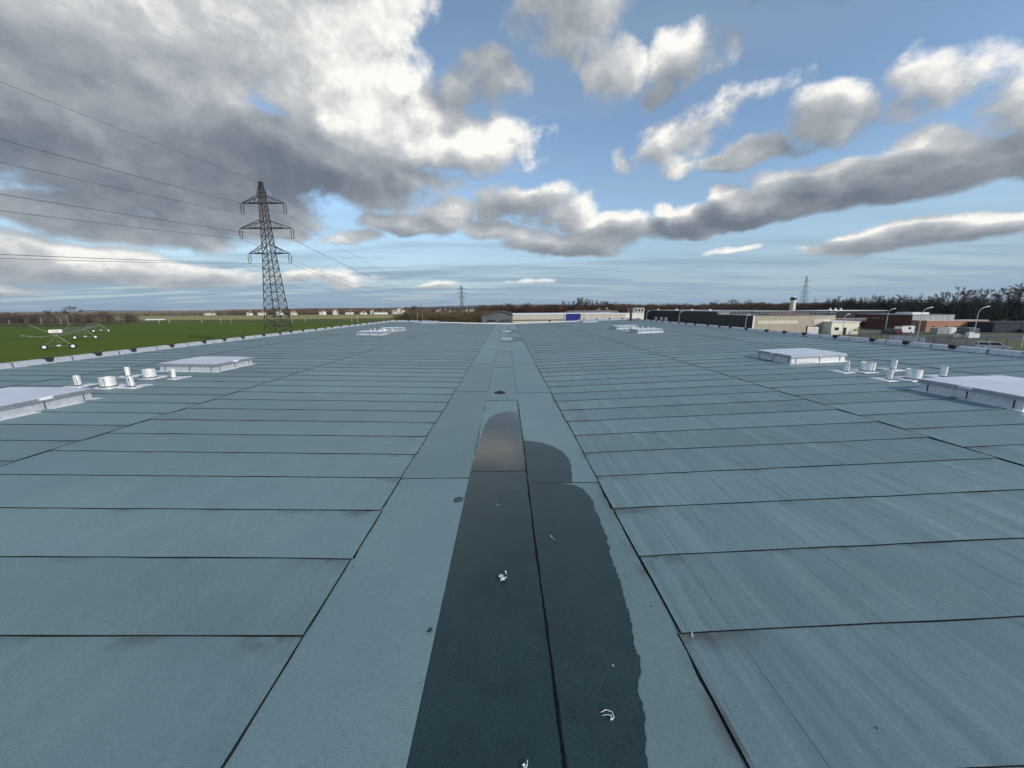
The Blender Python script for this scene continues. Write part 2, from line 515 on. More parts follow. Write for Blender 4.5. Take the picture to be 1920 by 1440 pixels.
# vehicles
for nm, c in (('car_silver', (.52, .54, .57)), ('car_white', (.78, .78, .78)), ('car_black', (.02, .021, .024)), ('car_red', (.26, .02, .02)), ('car_grey', (.16, .17, .19))):
    m_ = pm(nm, c, tuple(q * .93 for q in c), .7, .28, .25)
    m_.node_tree.nodes['Principled BSDF'].inputs['Coat Weight'].default_value = .6
pm('tyre', (.016, .016, .017), (.024, .024, .024), 12, .85)
pm('rim', (.50, .51, .52), (.38, .39, .40), 12, .35, .8)
pm('lamp_glass', (.75, .76, .78), (.6, .6, .62), 12, .15)
pm('lamp_red', (.35, .015, .012), (.25, .01, .01), 12, .2)


# ------------------------------------------------------------------ mesh helpers
class MB:
    """collects polygons and links them as ONE mesh object"""
    def __init__(s): s.v, s.f, s.mi, s.uv = [], [], [], None
    def add(s, vs_, fs, mi=0):
        o = len(s.v)
        s.v += [tuple(q) for q in vs_]
        s.f += [tuple(i + o for i in f) for f in fs]
        s.mi += [mi] * len(fs)
        return s
    def box(s, x0, x1, y0, y1, z0, z1, mi=0):
        return s.add([(x0, y0, z0), (x1, y0, z0), (x1, y1, z0), (x0, y1, z0), (x0, y0, z1), (x1, y0, z1), (x1, y1, z1), (x0, y1, z1)],
                     [(3, 2, 1, 0), (4, 5, 6, 7), (0, 1, 5, 4), (1, 2, 6, 5), (2, 3, 7, 6), (3, 0, 4, 7)], mi)
    def frustum(s, cx, cy, z0, z1, hx0, hy0, hx1, hy1, mi=0):
        return s.add([(cx - hx0, cy - hy0, z0), (cx + hx0, cy - hy0, z0), (cx + hx0, cy + hy0, z0), (cx - hx0, cy + hy0, z0),
                      (cx - hx1, cy - hy1, z1), (cx + hx1, cy - hy1, z1), (cx + hx1, cy + hy1, z1), (cx - hx1, cy + hy1, z1)],
                     [(3, 2, 1, 0), (4, 5, 6, 7), (0, 1, 5, 4), (1, 2, 6, 5), (2, 3, 7, 6), (3, 0, 4, 7)], mi)
    def bar(s, a, b, r0, r1=None, n=4, mi=0, caps=True):
        a, b = Vector(a), Vector(b)
        r1 = r0 if r1 is None else r1
        d = (b - a).normalized()
        q = d.orthogonal().normalized()
        w = d.cross(q)
        vs_ = []
        for p_, r_ in ((a, r0), (b, r1)):
            for i in range(n):
                t = 2 * math.pi * (i + .5) / n
                vs_.append(p_ + (q * math.cos(t) + w * math.sin(t)) * r_)
        fs = [(i, (i + 1) % n, n + (i + 1) % n, n + i) for i in range(n)]
        if caps:
            fs += [tuple(range(n - 1, -1, -1)), tuple(range(n, 2 * n))]
        return s.add(vs_, fs, mi)
    def tube(s, pts, r, n=6, mi=0):
        for i in range(len(pts) - 1):
            ra = r[i] if isinstance(r, (list, tuple)) else r
            rb = r[i + 1] if isinstance(r, (list, tuple)) else r
            s.bar(pts[i], pts[i + 1], ra, rb, n, mi, True)
        return s
    def lathe(s, prof, n=16, c=(0, 0, 0), mi=0, caps=True):
        vs_, fs = [], []
        for r_, z_ in prof:
            for i in range(n):
                t = 2 * math.pi * i / n
                vs_.append((c[0] + r_ * math.cos(t), c[1] + r_ * math.sin(t), c[2] + z_))
        for j in range(len(prof) - 1):
            for i in range(n):
                fs.append((j * n + i, j * n + (i + 1) % n, (j + 1) * n + (i + 1) % n, (j + 1) * n + i))
        if caps:
            fs.append(tuple(range(n - 1, -1, -1)))
            fs.append(tuple((len(prof) - 1) * n + i for i in range(n)))
        return s.add(vs_, fs, mi)
    def prism(s, poly, y0, y1, mi=0):
        """polygon in x,z extruded along y"""
        n = len(poly)
        vs_ = [(x, y0, z) for x, z in poly] + [(x, y1, z) for x, z in poly]
        fs = [tuple(range(n)), tuple(range(2 * n - 1, n - 1, -1))] + [(i, n + i, n + (i + 1) % n, (i + 1) % n) for i in range(n)]
        return s.add(vs_, fs, mi)
    def mesh(s, name, mats):
        me = bpy.data.meshes.new(name)
        me.from_pydata(s.v, [], s.f)
        mats = [mats] if isinstance(mats, str) else mats
        for m in mats:
            me.materials.append(MATS[m])
        if any(s.mi):
            me.polygons.foreach_set('material_index', s.mi)
        if s.uv:
            ul = me.uv_layers.new(name='UVMap')
            li = [0] * len(me.loops)
            me.loops.foreach_get('vertex_index', li)
            flat = []
            for i in li:
                flat += s.uv[i]
            ul.data.foreach_set('uv', flat)
        me.update()
        return me
    def build(s, name, mats, parent=None, smooth=False):
        me = s.mesh(name, mats)
        if smooth:
            me.polygons.foreach_set('use_smooth', [True] * len(me.polygons))
        return link(name, me, parent)


def link(name, me, parent=None, loc=None):
    o = bpy.data.objects.new(name, me)
    col.objects.link(o)
    if parent is not None:
        o.parent = parent
    if loc is not None:
        o.location = loc
    return o


def tag(o, label=None, cat=None, group=None, kind=None):
    for k_, v_ in (('label', label), ('category', cat), ('group', group), ('kind', kind)):
        if v_:
            o[k_] = v_
    return o


def thing(name, loc, label, cat, group=None, rz=0):
    o = link(name, None, None, loc)
    o.rotation_euler = (0, 0, rz)
    return tag(o, label, cat, group)


def copy_tree(o, parent=None):
    c = o.copy()
    col.objects.link(c)
    c.parent = parent
    for ch in list(o.children):
        copy_tree(ch, c)
    return c


# ------------------------------------------------------------------ ground
G = -6.5


def sheet(name, poly, z, mat):
    n = len(poly)
    o = MB().add([(x, y, z) for x, y in poly], [tuple(range(n))]).build(name, mat)
    return tag(o, kind='structure')


sheet('ground', [(-9000, -3000), (9000, -3000), (9000, 12000), (-9000, 12000)], G, 'far_ground')
sheet('green_field', [(-900, -260), (-18.6, -260), (-18.6, 64), (-40, 120), (-60, 274), (-900, 278)], G + .03, 'young_wheat')
sheet('ploughed_field', [(-620, 262), (-262, 238), (-238, 278), (-620, 281)], G + .05, 'ploughed_soil')
sheet('field_ditch', [(-900, 278), (-55, 272), (-55, 279), (-900, 286)], G + .06, 'ditch_soil')
sheet('olive_field', [(-900, 286), (-55, 279), (-70, 372), (-900, 372)], G + .03, 'olive_field')
sheet('stubble_field', [(-1500, 372), (-40, 372), (-40, 640), (-1500, 640)], G + .03, 'dry_stubble')
sheet('yard', [(-18, -60), (60, -60), (330, 60), (330, 320), (-60, 320), (-60, 66), (-18, 66)], G + .02, 'yard_dirt')
sheet('road', [(84, -40), (92, -40), (96, 72), (112, 98), (330, 102), (330, 110), (108, 106), (90, 80)], G + .05, 'asphalt')
sheet('car_park', [(104, 113), (190, 113), (190, 126), (104, 119)], G + .05, 'asphalt')
sheet('grass_verge', [(92, 106.5), (330, 110.5), (330, 112.5), (92, 112)], G + .04, 'verge_grass')
sheet('lawn', [(96.5, 60), (330, 60), (330, 98), (116, 95), (99, 74)], G + .04, 'verge_grass')


def ridge(name, x0, x1, y, h, seed, step=60):
    r_ = random.Random(seed)
    m = MB()
    vs_, fs, i = [], [], 0
    x, hh = x0, h * .6
    while x <= x1:
        hh += (h * (.55 + .45 * math.sin(x / 900.0 + seed)) - hh) * .3 + r_.uniform(-.05, .05) * h
        vs_ += [(x, y, G), (x, y + 120, G + max(hh, 2)), (x, y + 600, G)]
        x += step
    n = len(vs_) // 3
    for i in range(n - 1):
        fs += [(3 * i, 3 * i + 3, 3 * i + 4, 3 * i + 1), (3 * i + 1, 3 * i + 4, 3 * i + 5, 3 * i + 2)]
    o = m.add(vs_, fs).build(name, 'hill_wood')
    return tag(o, kind='structure')


ridge('hill', -900, 3200, 2300, 16, 3)
ridge('hill', -2500, 7000, 6200, 62, 8, 110)
ridge('hill', -8500, -500, 7800, 34, 12, 130)

# ------------------------------------------------------------------ the warehouse roof
SLOPE_L, SLOPE_R = .0245, .034
XL, XR = -17.8, 17.9                   # inner faces of the parapets
XA, XB, XC, XD = -1.53, -.555, .285, 1.27
YN = -1.6                              # near end of the roof


def far_y(x): return 58.5 - (x * .112)


def roof_z(x):
    if x < XA: return SLOPE_L * (XA - x)
    if x > XD: return SLOPE_R * (x - XD)
    return 0.0


wh = thing('warehouse_building', (0, 0, 0), 'flat-roofed warehouse in the foreground with blue-grey bitumen roof sheets', 'building')
m = MB()
pl = [(XL - .4, YN - .4), (XR + .4, YN - .4), (XR + .4, far_y(XR) + .4), (XL - .4, far_y(XL) + .4)]
m.add([(x, y, G) for x, y in pl] + [(x, y, -.12) for x, y in pl], [(0, 1, 5, 4), (1, 2, 6, 5), (2, 3, 7, 6), (3, 0, 4, 7)])
m.build('wall', 'clad_grey', wh)
m = MB()
xs = [XL - .3, XA, XD, XR + .3]
m.add([(x, YN - .3, roof_z(x) - .004) for x in xs] + [(x, far_y(x) + .3, roof_z(x) - .004) for x in xs], [(i, i + 1, i + 5, i + 4) for i in range(3)])
m.build('roof_deck', 'bitumen_bead', wh)

COURSE = .905


def lap_sheet(x_in, x_out, width, seed, seg=14, bead=.0072, endbead=.014):
    """one torched-on sheet: near edge proud on the sheet before it, far edge running under the next; black squeezed-out bead on its edges"""
    r_ = random.Random(seed)
    side = -1 if x_out < x_in else 1
    m = MB()
    m.uv = []
    far = width + .07
    jx = r_.uniform(-.012, .012)
    A = x_in + jx * side
    zt, zb = .0185, .0125
    up = .007 if abs(x_in) > 5 else 0.0
    rows = []
    for i in range(seg + 1):
        t = i / seg
        x = A + (x_out - A) * t
        jy = r_.uniform(-.004, .004) if 0 < i else r_.uniform(-.012, .004)
        bw = bead * r_.choice((.5, .7, .8, 1, 1, 1.2, 1.7))
        lift = r_.uniform(0, .004) if r_.random() < .3 else 0
        z0 = roof_z(x) + up * max(0.0, 1 - abs(x - A) / 2.0)
        rows.append([(x, jy - bw, z0 + .009), (x, jy, z0 + zt + lift), (x, width * .5, z0 + (zt + zb) / 2 + r_.uniform(-.0015, .0025)), (x, far, z0 + zb - .003)])
    vs_ = [p_ for r__ in rows for p_ in r__]
    for i, r__ in enumerate(rows):
        for p_ in r__:
            m.uv.append((abs(p_[0] - x_in), p_[1] / width))
    fs, mi = [], []
    for i in range(seg):
        a = 4 * i
        q = [(a, a + 4, a + 5, a + 1), (a + 1, a + 5, a + 6, a + 2), (a + 2, a + 6, a + 7, a + 3)]
        if side < 0:
            q = [tuple(reversed(t)) for t in q]
        fs += q
        mi += [1, 0, 0]
    m.v, m.f, m.mi = list(vs_), fs, mi
    # bead and edge along the free end (x_in)
    o = len(m.v)
    n = 5
    for j in range(n + 1):
        y = width * j / n
        bw = endbead * r_.choice((.5, .8, 1, 1, 1.3, 2.0))
        z0 = roof_z(A) + up
        zz = z0 + zt + (zb - zt) * j / n
        m.v += [(A - side * bw, y, roof_z(A - side * bw) + (.014 if up else .005)), (A - side * .0, y, zz + .0006)]
        m.uv += [(0, 0), (0, 0)]
    for j in range(n):
        a = o + 2 * j
        q = (a, a + 1, a + 3, a + 2)
        m.f.append(q if side > 0 else tuple(reversed(q)))
        m.mi.append(1)
    return m


bands = []   # (free end, far end, first lap, number of variants)
bands.append((XA, -7.62, 2.47, .012))
bands.append((-7.50, -14.2, 2.93, .022))
bands.append((-14.1, XL, 2.62, .02))
bands.append((XD, 7.22, 2.43, .015))
bands.append((7.10, 13.6, 2.86, .024))
bands.append((13.5, XR, 2.60, .02))
rest = MB()
rest.uv = []
nsheet = 0
for bi, (xi, xo, y0, eb) in enumerate(bands):
    variants = [lap_sheet(xi, xo, COURSE, 100 * bi + q, 16 if abs(xi) < 3 else 9, endbead=eb) for q in range(5)]
    meshes = [v_.mesh('membrane_sheet', ['bitumen_slate', 'bitumen_bead']) for v_ in variants]
    kk = -5
    while True:
        y = y0 + COURSE * kk
        if y < YN:
            kk += 1
            continue
        if y + COURSE * .6 > far_y((xi + xo) / 2):
            break
        q = rnd.randrange(5)
        if y < 39.5:
            link('membrane_sheet', meshes[q], wh, (0, y, 0))
            nsheet += 1
        else:
            vv = variants[q]
            o = len(rest.v)
            rest.v += [(a, b + y, c) for a, b, c in vv.v]
            rest.uv += vv.uv
            rest.f += [tuple(i + o for i in f) for f in vv.f]
            rest.mi += vv.mi
        kk += 1
tag(rest.build('membrane_sheets_far', ['bitumen_slate', 'bitumen_bead'], wh), kind='stuff')


def strip(x0, x1, y0, y1, zt, seed, lead):
    """gutter sheet laid along the valley"""
    r_ = random.Random(seed)
    m = MB()
    m.uv = []
    n = 12
    for i in range(n + 1):
        t = i / n
        y = y0 + (y1 + .08 - y0) * t
        z = zt + .004 * (1 - t)
        b0 = r_.choice((.4, .6, 1, 1, 1.4)) * .010
        b1 = r_.choice((.4, .6, 1, 1, 1.6, 2.2)) * .010
        e = r_.uniform(-.004, .004)
        m.v += [(x0 - b0 + e, y, max(zt - .005, .0005)), (x0 + e, y, z), (x1 + e * .5, y, z), (x1 + b1 + e * .5, y, max(zt - .005, .0005))]
        m.uv += [(9, .2), (9, .2), (9, .2), (9, .2)]
    for i in range(n):
        a = 4 * i
        m.f += [(a, a + 1, a + 5, a + 4), (a + 1, a + 2, a + 6, a + 5), (a + 2, a + 3, a + 7, a + 6)]
        m.mi += [1, 0, 1] if lead else [1, 0, 1]
    o = len(m.v)
    k_ = 8
    for i in range(k_ + 1):
        x = x0 + (x1 - x0) * i / k_
        w_ = r_.choice((.5, .8, 1, 1.5)) * .016
        m.v += [(x, y0 - w_, zt + .0006), (x, y0, zt + .0046)]
        m.uv += [(9, .2), (9, .2)]
    for i in range(k_):
        a = o + 2 * i
        m.f.append((a, a + 2, a + 3, a + 1))
        m.mi.append(1)
    m.build('gutter_sheet', ['bitumen_slate', 'bitumen_bead'], wh)


for (x0, x1, ys, zt) in ((XA - .1, XB, [YN, 5.17, 10.97, 16.75, 22.6, 28.5, 34.4, 40.3, 46.2, 52.1], .0055),
                         (XB - .02, XC + .01, [YN, 5.39, 9.87, 15.6, 21.4, 27.2, 33.0, 38.8, 44.6, 50.4], .0015),
                         (XC, XD + .1, [YN, 4.97, 10.73, 16.77, 22.6, 28.5, 34.3, 40.1, 45.9, 51.7], .0055)):
    for i, y in enumerate(ys):
        y1 = ys[i + 1] if i + 1 < len(ys) else far_y(0)
        strip(x0, x1, y, y1, zt, int(x0 * 100) + i * 17, True)

# parapets: foil-dressed upstand with a foot flange, black joints and dark clamps
par_l = link('parapet', None, wh)
par_r = link('parapet', None, wh)
par_f = link('parapet', None, wh)


def flashing(parent, p0, p1, inward, h, joint=True):
    """one dressed panel between two points of the parapet line"""
    p0, p1, inw = Vector(p0), Vector(p1), Vector(inward)
    prof = [(.16, .006), (.015, .012), (0.0, .03), (-.015, h - .02), (-.03, h), (-.22, h + .015), (-.25, h - .02), (-.27, -.1)]
    m = MB()
    for a, b in prof:
        m.v.append(tuple(p0 + inw * a + Vector((0, 0, b))))
        m.v.append(tuple(p1 + inw * a + Vector((0, 0, b))))
    n = len(prof)
    for i in range(n - 1):
        m.f.append((2 * i, 2 * i + 1, 2 * i + 3, 2 * i + 2))
        m.mi.append(0)
    m.build('flashing_panel', 'foil_parapet', parent)


def rib(parent, p, inward, along, h, w=.03):
    inw, al = Vector(inward), Vector(along)
    m = MB()
    q = [(.02, .01), (.012, .03), (-.005, h - .02), (-.03, h + .012), (-.2, h + .024)]
    for a, b in q:
        for s_ in (-1, 1):
            m.v.append(tuple(Vector(p) + inw * (a + .008) + al * (s_ * w / 2) + Vector((0, 0, b))))
    for i in range(len(q) - 1):
        m.f.append((2 * i, 2 * i + 1, 2 * i + 3, 2 * i + 2))
        m.mi.append(0)
    m.build('joint_cover', 'black_rubber', parent)


def clamp(parent, p, inward, along, h):
    inw, al = Vector(inward), Vector(along)
    m = MB()
    c = Vector(p) + inw * -.06
    def bx(a0, a1, i0, i1, z0, z1):
        vs_ = [c + al * a + inw * i + Vector((0, 0, z)) for z in (z0, z1) for (a, i) in ((a0, i0), (a1, i0), (a1, i1), (a0, i1))]
        m.add(vs_, [(3, 2, 1, 0), (4, 5, 6, 7), (0, 1, 5, 4), (1, 2, 6, 5), (2, 3, 7, 6), (3, 0, 4, 7)])
    bx(-.13, .13, -.10, .085, h - .065, h + .045)
    bx(-.09, .09, .05, .10, h - .11, h - .03)
    m.build('clamp', 'black_rubber', parent)


for par, xx, inw in ((par_l, XL, (1, 0, 0)), (par_r, XR, (-1, 0, 0))):
    z = roof_z(xx)
    y, k_ = YN, 0
    while y < far_y(xx):
        y1 = min(y + 1.95, far_y(xx))
        flashing(par, (xx, y, z), (xx, y1, z), inw, .19)
        rib(par, (xx, y, z), inw, (0, 1, 0), .19)
        if y + 1.3 < far_y(xx):
            clamp(par, (xx, y + .95 + .25 * math.sin(k_ * 1.7), z), inw, (0, 1, 0), .19)
        y, k_ = y1, k_ + 1
# far end: dressed panels at both corners, plain white coping between
ends = [(XL, -10.3, True), (-10.3, 10.6, False), (10.6, XR, True)]
for x0, x1, dressed in ends:
    n = max(1, round((x1 - x0) / 1.95))
    for i in range(n):
        a, b = x0 + (x1 - x0) * i / n, x0 + (x1 - x0) * (i + 1) / n
        pts = [a, b] if not (a < 0 < b) else [a, 0, b]
        for q in range(len(pts) - 1):
            P0, P1 = (pts[q], far_y(pts[q]), roof_z(pts[q])), (pts[q + 1], far_y(pts[q + 1]), roof_z(pts[q + 1]))
            if dressed:
                flashing(par_f, P0, P1, (0, -1, 0), .27)
            else:
                m = MB()
                for P in (P0, P1):
                    for dy_, dz_ in ((-.01, .0), (0, .13), (.3, .14), (.3, -.1)):
                        m.v.append((P[0], P[1] + dy_, P[2] + dz_))
                m.f += [(0, 4, 5, 1), (1, 5, 6, 2), (2, 6, 7, 3)]
                m.mi += [0, 0, 0]
                m.build('coping', 'white_paint', par_f)
        if dressed:
            clamp(par_f, ((a + b) / 2, far_y((a + b) / 2), roof_z((a + b) / 2)), (0, -1, 0), (1, 0, 0), .27)

# ------------------------------------------------------------------ standing rain water in the valley


def puddle(name, left, right, z, label, ragged=.014, seed=1, mat='standing_water', step=.02):
    """thin film between two edges given as (y, x, raggedness); built in rows along the valley"""
    r_ = random.Random(seed)
    def at_(line, y):
        for (ya, xa, ra), (yb, xb, rb_) in zip(line[:-1], line[1:]):
            if ya <= y <= yb:
                t = (y - ya) / (yb - ya)
                t2 = t * t * (3 - 2 * t) * .4 + t * .6
                return xa + (xb - xa) * t2, ra + (rb_ - ra) * t
        return line[-1][1], line[-1][2]
    y0, y1 = left[0][0], left[-1][0]
    n = max(8, int((y1 - y0) / step))
    m = MB()
    dl = dr_ = 0.0
    for i in range(n + 1):
        y = y0 + (y1 - y0) * i / n
        dl, dr_ = dl * .82 + r_.gauss(0, ragged * .45), dr_ * .82 + r_.gauss(0, ragged * .45)
        (xl, rl_), (xr, rr_) = at_(left, y), at_(right, y)
        xl += (dl + r_.uniform(-.35, .35) * ragged) * rl_
        xr += (dr_ + r_.uniform(-.35, .35) * ragged) * rr_
        m.v += [(xl, y, z), (max(xr, xl + .002), y, z)]
    m.f = [(2 * i, 2 * i + 1, 2 * i + 3, 2 * i + 2) for i in range(n)]
    m.mi = [0] * n
    return tag(m.build(name, mat), label, 'puddle', 'rain water standing in the roof valley')


Z1, Z2 = .0085, .0125
LF, RF = XB + .004, XC - .004
puddle('rain_puddle', [(-.2, LF, 0), (5.365, LF, 0)], [(-.2, RF, 0), (5.365, RF, 0)], Z1, 'long dark film of rain water filling the middle gutter strip in front', mat='damp_water', seed=3)
puddle('rain_puddle', [(5.394, XB + .012, .1), (5.7, -.54, .5), (6.3, -.525, .9), (6.9, -.50, 1.1), (7.6, -.465, 1), (8.15, -.40, .6), (8.5, -.28, .3), (8.68, -.12, .15), (8.76, .06, 0)],
       [(5.394, RF, 0), (8.55, RF, 0), (8.70, .20, .1), (8.76, .07, 0)], Z1, 'shining rounded pool of rain water beyond the middle cross seam', seed=3)
puddle('rain_puddle', [(-.2, XC + .002, 0), (4.953, XC + .002, 0)],
       [(-.2, .60, 1), (1.3, .70, 1), (1.6, .735, 1), (1.9, .80, 1), (2.3, .89, 1), (2.7, .955, 1), (3.05, 1.0, 1), (3.6, 1.035, 1), (4.1, 1.05, 1), (4.5, 1.055, .8), (4.75, 1.02, .5), (4.88, .92, .2), (4.93, .78, .1), (4.953, .45, 0)],
       Z2, 'dark wet patch with ragged edge right of the centre seam in front', mat='damp_slate', seed=5)
puddle('rain_puddle', [(4.974, XC + .002, 0), (6.70, XC + .002, 0)],
       [(4.974, .90, .6), (5.2, .93, .8), (5.5, .97, .8), (5.8, .98, .7), (6.1, .93, .5), (6.35, .82, .3), (6.55, .66, .2), (6.66, .48, .1), (6.70, .32, 0)], Z2,
       'rounded wet patch beyond the seam right of the central pool', mat='damp_slate', seed=7)


def oval(cx, cy, rx, ry, rg, n=16):
    L_, R_ = [], []
    for i in range(n + 1):
        a_ = -math.pi / 2 + math.pi * i / n
        y = cy + ry * math.sin(a_) * (1 if a_ > 0 else .8)
        L_.append((y, cx - rx * math.cos(a_), rg))
        R_.append((y, cx + rx * math.cos(a_), rg))
    return L_, R_


for cy, lb in ((29.9, 'the nearer of two'), (39.8, 'the farther of two')):
    ly = 2.9 if cy < 35 else 3.6
    puddle('damp_patch', *oval(.34, cy, .98, ly, 1), Z2 + .002, 'dull damp rim of an oval puddle far down the valley, ' + lb, .05, 8, 'damp_slate', .15)
    puddle('rain_puddle', *oval(.02, cy + .2, .50, ly * .62, 1), Z2 + .004, 'shining oval puddle far down the roof valley, ' + lb, .04, 9, step=.15)
puddle('rain_puddle', *oval(-.625, 4.52, .062, .08, 1, 10), Z2, 'small damp spot left of the long central film', .012, 10, 'damp_slate', .01)
puddle('rain_puddle', *oval(-.600, 2.50, .016, .025, 1, 8), Z2, 'tiny damp spot on the left gutter strip edge, nearest the viewer', .008, 11, 'damp_slate', .006)

# black bitumen squeezed out of the centre lap
r_ = random.Random(77)
m = MB()
y, w_ = YN, .008
k_ = 0
while y < 9.8:
    w_ = max(.003, min(.013, w_ * .6 + r_.choice((.002, .003, .004, .006, .012)) * (1 if y < 5 else .55)))
    xo = XC + .006 * math.sin(y * 1.1) + r_.uniform(-.002, .002)
    m.v += [(xo - w_, y, .012), (xo, y, .0165), (xo + w_ * .8, y, .0128)]
    if k_:
        a_ = 3 * k_
        m.f += [(a_ - 3, a_ - 2, a_ + 1, a_), (a_ - 2, a_ - 1, a_ + 2, a_ + 1)]
        m.mi += [0, 0]
    y += .09
    k_ += 1
m.build('seam_bead', 'bitumen_bead', wh)

# roof outlet
dr = thing('roof_drain', (-.2, 10.8, .006), 'small dark roof drain in the middle gutter strip', 'drain')
MB().lathe([(.17, 0), (.165, .012), (.10, .008), (.095, -.003)], 24, mi=0, caps=False).build('ring', 'cast_iron', dr, True)
MB().lathe([(.098, .001), (.098, .002)], 20).build('outlet', 'black_rubber', dr)
m = MB()
for i in range(8):
    t = 2 * math.pi * i / 8
    m.bar((.10 * math.cos(t), .10 * math.sin(t), .006), (.03 * math.cos(t), .03 * math.sin(t), .05), .006)
m.lathe([(.035, .045), (.03, .058)], 10)
m.build('grate', 'cast_iron', dr)


# scraps of plastic film
def scrap(loc, size, label, seed, curl=.5):
    r_ = random.Random(seed)
    bm = bmesh.new()
    bmesh.ops.create_grid(bm, x_segments=7, y_segments=5, size=.5)
    sx, sy = size
    ang = r_.uniform(0, 3.1)
    drop = []
    for v_ in bm.verts:
        x, y = v_.co.x, v_.co.y
        z = .25 * abs(math.sin(x * 7 + seed)) * curl + .2 * abs(math.sin(y * 6 + x * 4)) * curl + r_.uniform(0, .1)
        x += r_.uniform(-.08, .08) + .25 * math.sin(y * 4)
        y += r_.uniform(-.1, .1)
        v_.co = Vector((x * sx * math.cos(ang) - y * sy * math.sin(ang), x * sx * math.sin(ang) + y * sy * math.cos(ang), z * min(sx, sy) * .8))
        if r_.random() < .14:
            drop.append(v_)
    bmesh.ops.delete(bm, geom=drop, context='VERTS')
    me = bpy.data.meshes.new('plastic_scrap')
    bm.to_mesh(me)
    bm.free()
    me.materials.append(MATS['film_scrap'])
    me.polygons.foreach_set('use_smooth', [False] * len(me.polygons))
    o = link('plastic_scrap', me, None, loc)
    tag(o, label, 'litter', 'scraps of pale film on the wet roof')


scrap((-.05, 3.05, .018), (.085, .07), 'crumpled white film wrapper lying on the dark pool', 3, .9)
m = MB()
lp = [(-.035, .02, .004), (-.005, .028, .012), (.028, .012, .016), (.032, -.016, .010), (.012, -.028, .005), (.018, -.004, .012), (-.012, .004, .006), (-.034, .0, .003)]
m.tube(lp, [.0016, .0035, .0022, .004, .002, .003, .0018, .001], 4)
tag(m.build('plastic_scrap', 'film_scrap'), 'torn loop of clear film on the wet patch near the bottom', 'litter', 'scraps of pale film on the wet roof').location = (.58, 1.85, .014)
scrap((.46, 3.66, .02), (.075, .014), 'thin white film sliver on the right wet patch', 5, .4)
scrap((.70, 2.17, .02), (.02, .028), 'tiny white film crumb near the wet edge', 6, .5)
scrap((1.36, 2.42, .02), (.075, .012), 'thin pale film strip at a sheet corner right of the wet edge', 7, .5)
scrap((.08, 1.60, .018), (.05, .03), 'white film scrap at the very bottom edge', 8, .6)
scrap((-.12, 4.36, .018), (.03, .02), 'small pale fleck floating mid-pool, farthest of the litter', 9, .5)


